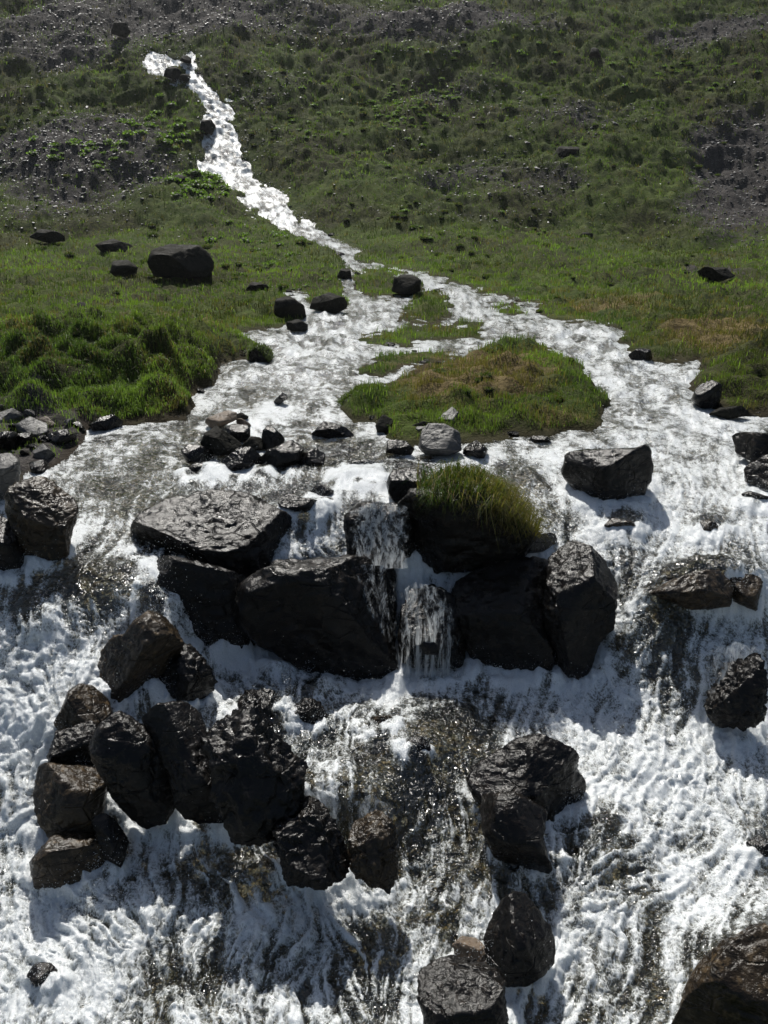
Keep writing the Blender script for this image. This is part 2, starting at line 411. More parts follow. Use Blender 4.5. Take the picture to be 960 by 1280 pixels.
def mat_water():
    t = NT('stream_water'); v = t.obj((1, .8, .8))
    f = t.attr('foam')
    w = t.noise(v, 9, 2, .5, out='Color')
    vv = t.n('ShaderNodeVectorMath', operation='ADD')
    sc = t.n('ShaderNodeVectorMath', operation='SCALE'); t.set(sc.inputs[0], w); sc.inputs['Scale'].default_value = .07
    t.set(vv.inputs[0], v); t.set(vv.inputs[1], sc.outputs[0]); vd = vv.outputs[0]
    n1 = t.noise(vd, 20, 6, .62); n2 = t.noise(vd, 110, 3, .7); ve = t.vor(vd, 38, 'DISTANCE_TO_EDGE')
    g1 = t.noise(vd, 21, 1.5, .6); g2 = t.noise(vd, 52, 1, .5); g0 = t.noise(vd, 9, 2, .5)
    lace = t.mapr(ve, 0, .25, .14, -.08)
    k = t.math('ADD', f, t.math('MULTIPLY', t.math('SUBTRACT', n1, .5), 1.25))
    k = t.math('ADD', k, lace)
    k = t.math('ADD', k, t.math('MULTIPLY', t.math('SUBTRACT', n2, .5), .60))
    ff = t.mapr(k, .38, 1.14)
    h = t.math('ADD', t.math('MULTIPLY', n1, .7), t.math('MULTIPLY', n2, .35))
    bf = t.bump(h, .018, 1.0)
    gb = t.math('ADD', t.math('MULTIPLY', g1, .8), t.math('MULTIPLY', g2, .28)); gb = t.math('ADD', gb, t.math('MULTIPLY', g0, 1.2))
    bc = t.bump(gb, .055, 1.0)
    foamcol = t.mix(t.mapr(n2, .35, .65), (.70, .74, .76), (.86, .88, .89))
    fo = t.princ(foamcol, .14, bf, Specular_IOR_Level=.9, Subsurface_Weight=.6, Subsurface_Scale=.035, Subsurface_Radius=(1, 1, 1))
    tr = t.n('ShaderNodeBsdfTranslucent'); t.set(tr.inputs['Color'], (.82, .86, .88)); t.set(tr.inputs['Normal'], bf)
    fo = t.mixs(.16, fo, tr.outputs[0])
    # clear, thin running water: tinted see-through film with a mirror coat
    tp = t.n('ShaderNodeBsdfTransparent'); t.set(tp.inputs['Color'], (.86, .88, .80))
    murk = t.n('ShaderNodeBsdfDiffuse'); t.set(murk.inputs['Color'], (.20, .215, .18)); t.set(murk.inputs['Normal'], bc)
    body = t.mixs(t.mapr(t.math('ADD', f, t.math('MULTIPLY', t.math('SUBTRACT', n1, .5), 1.2)),   .15, .85, .02, .50), tp.outputs[0], murk.outputs[0])
    gl = t.n('ShaderNodeBsdfGlossy'); gl.inputs['Roughness'].default_value = .115; t.set(gl.inputs['Normal'], bc)
    fr = t.n('ShaderNodeFresnel'); fr.inputs['IOR'].default_value = 1.36; t.set(fr.inputs['Normal'], bc)
    cl = t.mixs(t.math('ADD', fr.outputs[0], .055), body, gl.outputs[0])
    return t.done(t.mixs(ff, cl, fo))

def mat_rock(name, c1, c2, c3, rough=.42, wet=.5, bumpd=.026):
    t = NT(name); v = t.obj()
    n1 = t.noise(v, 3.5, 6, .62, .4); n2 = t.noise(v, 18, 5, .62); n3 = t.noise(v, 80, 3, .6)
    st = t.noise(t.obj((1.2, 1.2, 7)), 4, 4, .6, .8)
    c = t.mix(t.mapr(n1, .38, .62), c1, c2); c = t.mix(t.mapr(n2, .52, .72), c, c3)
    c = t.mix(t.mapr(st, .58, .70, 0, .5), c, c3)
    h = t.math('ADD', t.math('MULTIPLY', n1, .7), t.math('MULTIPLY', n2, .50)); h = t.math('ADD', h, t.math('MULTIPLY', n3, .10)); h = t.math('ADD', h, t.math('MULTIPLY', st, .4))
    b = t.bump(h, bumpd, 1.0)
    ck = t.mapr(t.vor(t.obj((1, 1, 2.2)), 3.0, 'DISTANCE_TO_EDGE'), 0, .035, 1, 0)
    h = t.math('SUBTRACT', h, t.math('MULTIPLY', t.math('MULTIPLY', ck, t.mapr(n1, .45, .6)), .55)); b = t.bump(h, bumpd, 1.0)
    r = t.mapr(n1, .35, .65, max(rough-.16, .12), rough+.10)
    return t.done(t.princ(c, r, b, Specular_IOR_Level=wet))

def mat_blade():
    t = NT('grass_blade'); c = t.attr('tint', 'Color')
    d = t.princ(c, .55, Specular_IOR_Level=.25)
    tr = t.n('ShaderNodeBsdfTranslucent')
    br = t.n('ShaderNodeVectorMath', operation='MULTIPLY'); t.set(br.inputs[0], c); br.inputs[1].default_value = (1.35, 1.6, .75)
    t.set(tr.inputs['Color'], br.outputs[0])
    return t.done(t.mixs(.48, d, tr.outputs[0]))

def mat_spray():
    t = NT('water_drops')
    g = t.n('ShaderNodeBsdfGlossy'); g.inputs['Roughness'].default_value = .12
    d = t.n('ShaderNodeBsdfDiffuse'); t.set(d.inputs['Color'], (.80, .83, .85))
    tr = t.n('ShaderNodeBsdfTranslucent'); t.set(tr.inputs['Color'], (.85, .88, .9))
    return t.done(t.mixs(.25, t.mixs(.5, d.outputs[0], tr.outputs[0]), g.outputs[0]))

def mat_veil():
    t = NT('thin_falling_water')
    v = t.obj((1, 1, .06)); f = t.attr('fade')
    n1 = t.noise(v, 22, 4, .55, .2); n2 = t.noise(t.obj((1, 1, .14)), 75, 4, .65)
    k = t.math('ADD', t.math('MULTIPLY', t.math('SUBTRACT', n1, .5), 2.0), t.math('MULTIPLY', t.math('SUBTRACT', n2, .5), 1.2))
    k = t.mapr(t.math('ADD', t.math('MULTIPLY', k, .8), f), .30, .95)
    tp = t.n('ShaderNodeBsdfTransparent')
    b = t.bump(t.math('ADD', n1, t.math('MULTIPLY', n2, .5)), .02, 1.0)
    d = t.princ((.72, .76, .78), .15, b, Specular_IOR_Level=.6)
    tr = t.n('ShaderNodeBsdfTranslucent'); t.set(tr.inputs['Color'], (.8, .84, .87)); t.set(tr.inputs['Normal'], b)
    return t.done(t.mixs(t.math('MULTIPLY', k, .80), tp.outputs[0], t.mixs(.4, d, tr.outputs[0])))

M_GROUND = mat_ground(); M_WATER = mat_water(); M_BLADE = mat_blade(); M_SPRAY = mat_spray(); M_VEIL = mat_veil()
M_ROCK = {
 'wet':   mat_rock('wet_dark_rock', (.004, .0036, .0033), (.008, .007, .0062), (.020, .015, .011), .27, .22),
 'brown': mat_rock('wet_brown_rock', (.012, .009, .006), (.034, .024, .014), (.085, .060, .034), .30, .25),
 'grey':  mat_rock('dry_grey_rock', (.055, .054, .052), (.095, .092, .088), (.15, .145, .14), .5, .2),
 'tan':   mat_rock('dry_tan_rock', (.085, .062, .042), (.14, .10, .066), (.19, .15, .11), .6, .3),
 'hill':  mat_rock('hill_rock', (.012, .012, .010), (.024, .023, .019), (.045, .043, .037), .85, .05),
 'scree': mat_rock('scree_stone', (.05, .048, .045), (.12, .115, .11), (.28, .27, .26), .4, .4),
}

# ------------------------------------------------------------------ ground + water objects
dry = blobs(np.full(C.shape, .22), [(590,484,100,38,.85),(520,452,60,10,.5),(60,428,90,14,.62),(150,418,150,13,.72),(400,398,40,10,.3),(200,405,60,10,.6),(900,420,90,30,.75),(760,380,120,20,.5),(700,535,60,14,.55),(60,480,80,25,.35),(150,470,120,60,.20)], C, R)
scree = blobs(np.full(C.shape, .20), [(110,215,140,60,.72),(60,60,120,40,.55),(200,20,220,30,.85),(560,30,160,24,.70),(900,40,90,28,.80),(930,220,75,95,.80),(700,150,120,30,.42),(640,230,110,30,.62),(520,120,50,15,.42),(890,342,50,10,.62),
   (60,560,110,50,.75),(150,160,60,40,.45)], C, R)
scree += pn(X/5, Yw/5, Z/5, 61)*.35*far + pn(X/1.6, Yw/1.6, Z/1.6, 62)*.18*far
fg, used = grid_faces(np.ones(C.shape, bool))
me = new_mesh('ground', G.reshape(-1, 3)[used], faces4=fg)
fattr(me, 'dry', dry.ravel()[used]); fattr(me, 'scree', scree.ravel()[used])
fattr(me, 'bed', sstep(-.01, .04, wat_d).ravel()[used])
fattr(me, 'bank', (sstep(.16, .02, land_d)*(1-far)*.8).ravel()[used])
link(me, 'ground', M_GROUND, kind='structure')

# land behind and beside the viewer, and the mountain beyond the hillside
gx = np.linspace(-260, 260, 60); gy = np.linspace(-200, 2.4, 40)
xx, yy = np.meshgrid(gx, gy)
zz = -.25 + (yy-2.4)*.12 + pn(xx/20, yy/20, xx*0, 71)*2*sstep(-2, -30, yy)
f_, u_ = grid_faces(np.ones(xx.shape, bool))
me = new_mesh('valley_ground', np.stack([xx, yy, zz], -1).reshape(-1, 3), faces4=f_)
for nme in ('dry', 'scree', 'bed', 'bank'): fattr(me, nme, np.full(xx.size, .2 if nme in ('dry', 'scree') else 0.))
link(me, 'valley_ground', M_GROUND, kind='structure')
gy = np.linspace(96, 420, 50); gx = np.linspace(-420, 420, 90)
xx, yy = np.meshgrid(gx, gy)
zz = 36 + (yy-104)*.55 + pn(xx/40, yy/40, xx*0, 72)*10*sstep(104, 140, yy)
me = new_mesh('upper_mountain', np.stack([xx, yy, zz], -1).reshape(-1, 3), faces4=grid_faces(np.ones(xx.shape, bool))[0])
for nme in ('dry', 'scree', 'bed', 'bank'): fattr(me, nme, np.full(xx.size, .35 if nme in ('dry', 'scree') else 0.))
link(me, 'upper_mountain', M_GROUND, kind='structure')

def gsamp(A, c, r):
    ci = np.interp(c, gc, np.arange(len(gc))); ri = np.interp(r, gr, np.arange(len(gr)))
    c0 = np.minimum(ci.astype(int), len(gc)-2); r0 = np.minimum(ri.astype(int), len(gr)-2)
    tc, tr = ci-c0, ri-r0
    if A.ndim == 3: tc, tr = tc[..., None], tr[..., None]
    return (A[r0, c0]*(1-tc)*(1-tr) + A[r0, c0+1]*tc*(1-tr) + A[r0+1, c0]*(1-tc)*tr + A[r0+1, c0+1]*tc*tr)

# ------------------------------------------------------------------ rocks
_ico = {}
def ico(level):
    if level not in _ico:
        bm = bmesh.new(); bmesh.ops.create_icosphere(bm, subdivisions=level, radius=1.0)
        v = np.array([p.co[:] for p in bm.verts]); f = np.array([[q.index for q in p.verts] for p in bm.faces]); bm.free()
        v /= np.linalg.norm(v, axis=1, keepdims=True)
        _ico[level] = (v, f)
    return _ico[level]

def rock_mesh(name, outline, Yc, depth, seed, level, planes=(), nplanes=9, rough=1.0, box=.62):
    """a boulder of real thickness: its outline as seen from the path, its depth along the view"""
    rs = np.random.default_rng(seed)
    o = np.array(outline, float)
    # area centroid
    x, y = o[:, 0], o[:, 1]; x1, y1 = np.roll(x, -1), np.roll(y, -1)
    a = x*y1 - x1*y; A = a.sum()/2
    cx, cy = ((x+x1)*a).sum()/(6*A), ((y+y1)*a).sum()/(6*A)
    cen = at(cx, cy, Yc); m = Yc/F / 1.0
    vx, vy, vz = ray(cx, cy); D = np.array([float(vx), float(vy), float(vz)]); dist = np.linalg.norm(cen - np.array([0, 0, H])); D /= np.linalg.norm(D)
    Rt = np.cross(D, [0, 0, 1]); Rt /= np.linalg.norm(Rt); Up = np.cross(Rt, D)
    sc = Yc/ float(vy) * np.linalg.norm([float(vx), float(vy), float(vz)]) / np.linalg.norm([float(vx), 1, (cy-640)/F]) / F
    # silhouette radius by angle
    ang = np.linspace(-math.pi, math.pi, 721)
    ox, oy = (o[:, 0]-cx), -(o[:, 1]-cy)
    rad = np.zeros(721)
    for i in range(len(o)):
        ax_, ay_, bx_, by_ = ox[i], oy[i], ox[(i+1) % len(o)], oy[(i+1) % len(o)]
        ex, ey = bx_-ax_, by_-ay_
        dx, dy = np.cos(ang), np.sin(ang)
        det = dx*(-ey) + dy*ex
        det = np.where(np.abs(det) < 1e-9, 1e-9, det)
        t = (ax_*(-ey) + ay_*ex)/det; s = (dx*ay_ - dy*ax_)/det
        ok = (s >= -1e-6) & (s <= 1+1e-6) & (t > 0)
        rad = np.where(ok, np.maximum(rad, t), rad)
    rad = np.where(rad <= 0, np.median(rad[rad > 0]), rad)
    k = np.hanning(15); k /= k.sum()
    rad = np.convolve(np.concatenate([rad[-8:-1], rad, rad[1:8]]), k, 'valid')[:721]
    v, f = ico(level)
    Rv = np.array([Rt, D, Up])                   # local frame
    # random spin so mesh poles never line up
    q = rs.normal(size=(3, 3)); q, _ = np.linalg.qr(q); vl = v @ q
    s = np.sqrt(vl[:, 0]**2 + vl[:, 2]**2)
    phi = np.arctan2(vl[:, 2], vl[:, 0])
    rr = np.interp(phi, ang, rad)*sc * np.power(np.clip(s, 1e-6, 1), box)
    size = float(np.mean(rad)*sc)
    half = depth if depth > .0 else size
    loc = np.stack([rr*np.cos(phi), np.sign(vl[:, 1])*np.power(np.abs(vl[:, 1]), .75)*half, rr*np.sin(phi)], -1)
    w = loc @ Rv                                 # world-oriented offsets
    for (nx, ny, nz, fr) in planes:
        n = np.array([nx, ny, nz], float); n /= np.linalg.norm(n)
        p = w @ n; d = p.max()*fr
        w = w - np.clip(p-d, 0, None)[:, None]*n*.94
    for i in range(nplanes):
        n = rs.normal(size=3); n /= np.linalg.norm(n)
        if abs(n @ D) < .42: n = n + np.sign((n @ D)+1e-6)*D*.7; n /= np.linalg.norm(n)
        p = w @ n; d = p.max()*rs.uniform(.52, .80)
        w = w - np.clip(p-d, 0, None)[:, None]*n*.96
    nrm = w/(np.linalg.norm(w, axis=1, keepdims=True)+1e-9)
    o3 = rs.uniform(-50, 50, 3)
    g = lambda s_, sd_: pn(w[:, 0]/s_+o3[0], w[:, 1]/s_+o3[1], w[:, 2]/s_+o3[2], sd_)
    dsp = size*rough*(g(size*.8, 1)*.06 + (.5-np.abs(g(size*.33, 2))*2)*.035 + g(size*.14, 3)*.035)
    if level >= 5: dsp += size*rough*(g(size*.06, 4)*.016 + (np.abs(g(size*.09, 5)))*-.03)
    if level >= 6: dsp += size*rough*g(size*.028, 6)*.008
    strata = pn(w[:, 0]/size*.6+o3[0], w[:, 1]/size*.6, (w[:, 2]+w[:, 0]*.25)/size*5+o3[2], 7)
    dsp += size*rough*strata*.022
    w = w + nrm*dsp[:, None]
    me = new_mesh(name, w, faces3=f)
    return me, cen, size

ROCKS = []; COLLARS = []
def rock(label, outline, mat='wet', Yc=None, depth=None, seed=None, planes=(), nplanes=9, name='boulder', cat='boulder', sink=.35, front=.4, group=None, rough=1.0, box=.62, by=None):
    o = np.array(outline, float)
    w = np.ptp(o[:, 0]); h = np.ptp(o[:, 1]); cx = o[:, 0].mean(); rb = o[:, 1].max() if by is None else by
    Yb = float(baseY(cx, rb))
    dm = (depth if depth is not None else .5)*min(w, h*1.5)*Yb/F
    if Yc is None: Yc = Yb + dm*front
    px = max(w, h)
    level = 2 if px < 8 else 3 if px < 20 else 4 if px < 45 else 5 if px < 110 else 6
    seed = seed if seed is not None else len(ROCKS)*13+5
    me, cen, size = rock_mesh(name, outline, Yc, dm, seed, level, planes, nplanes, rough, box)
    ob = link(me, name, M_ROCK[mat], label=label, cat=cat, group=group)
    ob.location = cen
    ROCKS.append(ob)
    if o[:, 1].max() > 590 and w > 25: COLLARS.append((o, .8))
    elif o[:, 1].max() > 500: COLLARS.append((o, .25))
    return ob

UPF = [(0, -.15, 1, .62)]
# --- main boulders at the lip of the fall
rock('broad flat-topped dark boulder at the lip of the fall with a wet shining top', [(166,655),(178,634),(215,618),(270,611),(312,618),(345,638),(372,655),(386,672),(376,690),(352,704),(330,724),(300,740),(250,736),(205,718),(172,692)], 'wet', depth=.62, planes=[(0.05,-.32,1,.34),(-.1,-1,-.25,.62),(.6,-1,-.1,.7)], nplanes=4, box=.5, seed=3)
rock('black shaded rock wall below the wet flat-topped boulder', [(170,700),(215,690),(300,720),(340,745),(345,800),(320,830),(250,815),(195,780),(168,745)], 'wet', depth=.45, planes=[(0,-1,-.1,.6)], nplanes=5, seed=8, front=0.9)
rock('long black ledge with water spilling along its top edge', [(298,735),(345,702),(400,694),(470,697),(497,705),(496,760),(494,852),(440,864),(385,838),(325,805),(300,780)], 'wet', depth=.45, planes=[(0,.05,1,.9),(0,-1,-.02,.5)], nplanes=1, seed=12, box=.5, front=1.0)
rock('huge angular black boulder right of the thin fall with a shining slanted top', [(562,742),(582,716),(612,701),(668,694),(690,700),(697,760),(694,848),(640,848),(596,838),(578,795),(568,765)], 'wet', depth=.62, planes=[(-.35,-.4,1,.55),(-.3,-1,.05,.6)], nplanes=3, seed=21, box=.5, front=0.8)
rock('tall smooth black boulder with a pointed top beside the right stream', [(680,700),(702,675),(722,675),(745,690),(763,708),(768,735),(767,778),(752,800),(742,842),(715,850),(684,848),(680,770)], 'wet', depth=.62, planes=[(.35,-1,.1,.62),(.8,-.3,.6,.75)], nplanes=3, seed=22, box=.5, front=0.8)
rock('small rounded wet boulder under the thin central fall', [(500,765),(510,738),(540,730),(566,745),(582,790),(586,842),(545,850),(502,848),(496,800)], 'wet', depth=.5, nplanes=5, seed=25, front=0.8)
rock('black rock under the veil of falling water left of the grassy boulder', [(428,645),(452,627),(500,630),(518,655),(520,716),(465,712),(432,700)], 'wet', depth=.45, nplanes=5, seed=28, front=0.8)
tuftrock = rock('dark rounded boulder capped with a tuft of long grass', [(491,640),(512,614),(560,600),(600,604),(643,636),(672,664),(650,697),(612,713),(540,718),(505,700),(492,670)], 'wet', depth=.55, planes=[(0,-1,-.2,.66)], nplanes=5, seed=31, name='boulder')
rock('flat-topped cracked boulder touching the left of the grassy boulder', [(483,602),(491,588),(508,583),(529,586),(549,593),(545,610),(532,628),(498,634),(486,618)], 'wet', depth=.6, planes=[(.1,-.3,1,.5)], nplanes=6, seed=33)
rock('low black slab wedged under the hanging grass', [(613,694),(624,679),(655,670),(692,663),(697,675),(678,688),(632,699)], 'wet', depth=.8, nplanes=6, seed=35)
# --- right stream
rock('broad black boulder standing in the right stream', [(705,572),(724,565),(756,562),(791,559),(798,552),(808,557),(813,576),(813,597),(802,625),(776,630),(732,627),(716,612),(704,598)], 'wet', depth=.55, planes=[(0,-1,-.1,.62),(0,-.2,1,.85)], nplanes=5, seed=41, box=.5)
rock('wet black rock at the right margin below the grassy bank', [(907,551),(922,543),(960,542),(1000,550),(1000,600),(955,584),(931,574),(916,566)], 'wet', depth=.6, seed=43, by=590)
rock('large black rock at the right margin under the first one', [(934,590),(955,570),(1010,566),(1020,620),(960,616),(937,609)], 'wet', depth=.6, seed=44)
rock('small flat black stone in the water at the right margin', [(925,620),(937,615),(970,621),(972,631),(931,629)], 'wet', depth=.6, seed=45, name='stone', cat='stone')
rock('wet brown-black rock poking out of the right cascade near the margin', [(888,872),(900,834),(917,814),(944,810),(960,834),(956,888),(935,923),(911,922),(888,895)], 'wet', depth=.4, seed=47, rough=2.2)
rock('brown glittering rock with its right end above the right cascade', [(898,738),(904,716),(918,706),(938,706),(950,722),(948,760),(920,754)], 'brown', depth=.6, seed=48, planes=[(0,-.4,1,.55)])
rock('mottled brown stone showing through foam beyond the glittering rock', [(868,660),(878,650),(900,652),(908,662),(890,668),(872,667)], 'brown', depth=.6, seed=49, name='stone', cat='stone')
rock('dark wet stone in the right stream below the broad black boulder', [(752,660),(765,648),(790,650),(800,662),(775,668)], 'brown', depth=.6, seed=50, name='stone', cat='stone')
# --- left foreground group
rock('large rounded brown-black rock topping the left foreground group', [(110,857),(113,836),(131,807),(148,792),(160,792),(172,778),(192,766),(207,772),(224,795),(230,816),(214,842),(190,864),(160,874),(131,870)], 'brown', depth=.55, planes=[(-.25,-1,.15,.6)], nplanes=5, seed=51)
rock('jagged dark rock right of the topmost foreground rock', [(207,800),(226,800),(247,812),(259,836),(271,860),(252,876),(224,875),(196,872),(186,858),(205,836)], 'wet', depth=.6, nplanes=9, seed=52, rough=2.2)
rock('small tan-topped rock on the left of the foreground group', [(60,905),(78,883),(90,860),(105,855),(122,862),(136,880),(138,899),(118,917),(78,920)], 'brown', depth=.6, nplanes=6, seed=53)
rock('large egg-shaped dark rock in the middle of the foreground group', [(128,895),(157,881),(177,898),(195,919),(207,943),(216,973),(213,1015),(197,1034),(172,1035),(155,1016),(137,990),(129,962),(117,930)], 'wet', depth=.5, planes=[(0,-1,.1,.6)], nplanes=5, seed=54)
rock('tall black rock on the right of the foreground group', [(183,890),(205,875),(242,878),(257,892),(264,930),(272,962),(278,1002),(280,1038),(232,1038),(214,1000),(211,967),(198,930)], 'wet', depth=.45, planes=[(.2,-1,-.1,.6)], nplanes=4, seed=55)
rock('angular tan-edged rock low on the left of the foreground group', [(37,1014),(46,982),(55,953),(64,947),(93,960),(130,968),(136,988),(127,1020),(121,1052),(73,1050),(42,1044)], 'brown', depth=.5, planes=[(-.1,-1,.2,.6),(.2,-.3,1,.8)], nplanes=4, seed=56)
rock('low brown rock at the bottom of the foreground group', [(42,1096),(43,1062),(73,1041),(96,1036),(112,1048),(130,1066),(146,1084),(120,1100),(78,1104)], 'brown', depth=.5, nplanes=7, seed=57)
rock('rough black rock between the tan-topped and tan-edged rocks', [(62,935),(76,908),(118,905),(135,940),(131,968),(93,966),(62,950)], 'wet', depth=.5, seed=58, rough=1.4)
rock('narrow black rock jutting into the foam beside the egg-shaped rock', [(117,1018),(137,1015),(150,1032),(160,1058),(146,1086),(128,1070)], 'wet', depth=.6, seed=59)
# --- centre and right foreground
rock('hump-backed dark rock with a sunlit crown in the centre foreground', [(582,987),(592,965),(621,945),(644,929),(677,914),(697,911),(716,925),(722,940),(718,954),(730,968),(737,991),(733,1013),(708,1020),(670,1024),(620,1020),(596,1008)], 'wet', depth=.55, planes=[(-.35,-.35,1,.62),(.2,-1,0,.62)], nplanes=5, seed=61)
rock('black rock under the hump-backed rock', [(596,1000),(640,992),(682,1010),(680,1044),(692,1086),(646,1094),(621,1074),(603,1046)], 'wet', depth=.5, nplanes=5, seed=62)
rock('dark split rock above the small tan stone in the foreground', [(622,1134),(637,1120),(674,1120),(684,1145),(694,1168),(701,1192),(678,1212),(664,1226),(637,1228),(610,1212),(605,1182),(614,1156)], 'wet', depth=.5, planes=[(0,-1,.1,.62),(-.2,-.3,1,.75)], nplanes=6, seed=63)
rock('small tan stone wedged above the bottom foreground rock', [(565,1184),(578,1173),(592,1171),(609,1184),(612,1206),(592,1210),(570,1200)], 'tan', depth=.6, seed=64, name='stone', cat='stone')
rock('rounded dark rock at the bottom edge of the picture', [(518,1226),(539,1211),(559,1201),(588,1199),(611,1208),(630,1224),(633,1256),(633,1312),(536,1312),(521,1250)], 'wet', depth=.5, planes=[(0,-1,.3,.7)], nplanes=5, seed=65)
rock('wide brown boulder in the bottom right corner washed by a thin sheet of water', [(862,1340),(868,1268),(890,1216),(922,1180),(965,1162),(1040,1160),(1070,1340)], 'brown', depth=.42, front=-.75, planes=[(-.2, -.5, 1, .6)], nplanes=6, seed=166)
rock('wide low brown rock awash in the right cascade', [(815,752),(836,734),(862,716),(900,706),(915,722),(912,752),(868,764)], 'brown', depth=.5, front=-.15, planes=[(0, -.5, 1, .6)], nplanes=6, seed=148)
rock('brown wet rock in the middle of the foreground left of the black crag', [(438,1022),(468,1003),(492,1028),(498,1090),(482,1122),(450,1120),(438,1080)], 'brown', depth=.5, nplanes=6, seed=67, rough=2.2, front=-.15)
rock('dark wet crag under splashing water in the centre foreground', [(342,1002),(370,984),(420,1008),(444,1050),(442,1096),(400,1110),(358,1094),(342,1050)], 'wet', depth=.5, seed=68, rough=2.2, front=-.15)
rock('black crag face between the foreground group and the centre splash', [(260,905),(300,886),(350,892),(384,930),(372,1012),(350,1048),(290,1048),(264,990)], 'wet', depth=.4, seed=69, rough=2.2, front=-.15)
rock('black rock ringed by churning foam below the long ledge', [(296,872),(318,852),(346,862),(352,888),(335,906),(304,904)], 'wet', depth=.6, seed=70, rough=2.2)
rock('dark rock right of the foam-ringed rock below the long ledge', [(360,890),(378,872),(402,878),(410,898),(388,912),(364,908)], 'wet', depth=.6, seed=71, rough=2.2)
rock('small brown rock on the sparkling shelf', [(452,912),(462,896),(486,894),(500,904),(490,920),(462,922)], 'brown', depth=.6, seed=72, name='stone', cat='stone')
rock('dark rock on the sparkling shelf right of the small brown rock', [(498,942),(512,922),(532,920),(540,936),(528,952),(505,954)], 'wet', depth=.6, seed=73, name='stone', cat='stone')
rock('low dark stone in the foam near the bottom left corner', [(36,1212),(46,1202),(62,1204),(76,1226),(60,1236),(42,1226)], 'wet', depth=.6, seed=74, name='stone', cat='stone', sink=.1)
rock('small dark stone above the brown rock in the bottom right corner', [(932,1060),(946,1044),(962,1052),(966,1070),(945,1074)], 'wet', depth=.6, seed=75, name='stone', cat='stone', sink=.1)
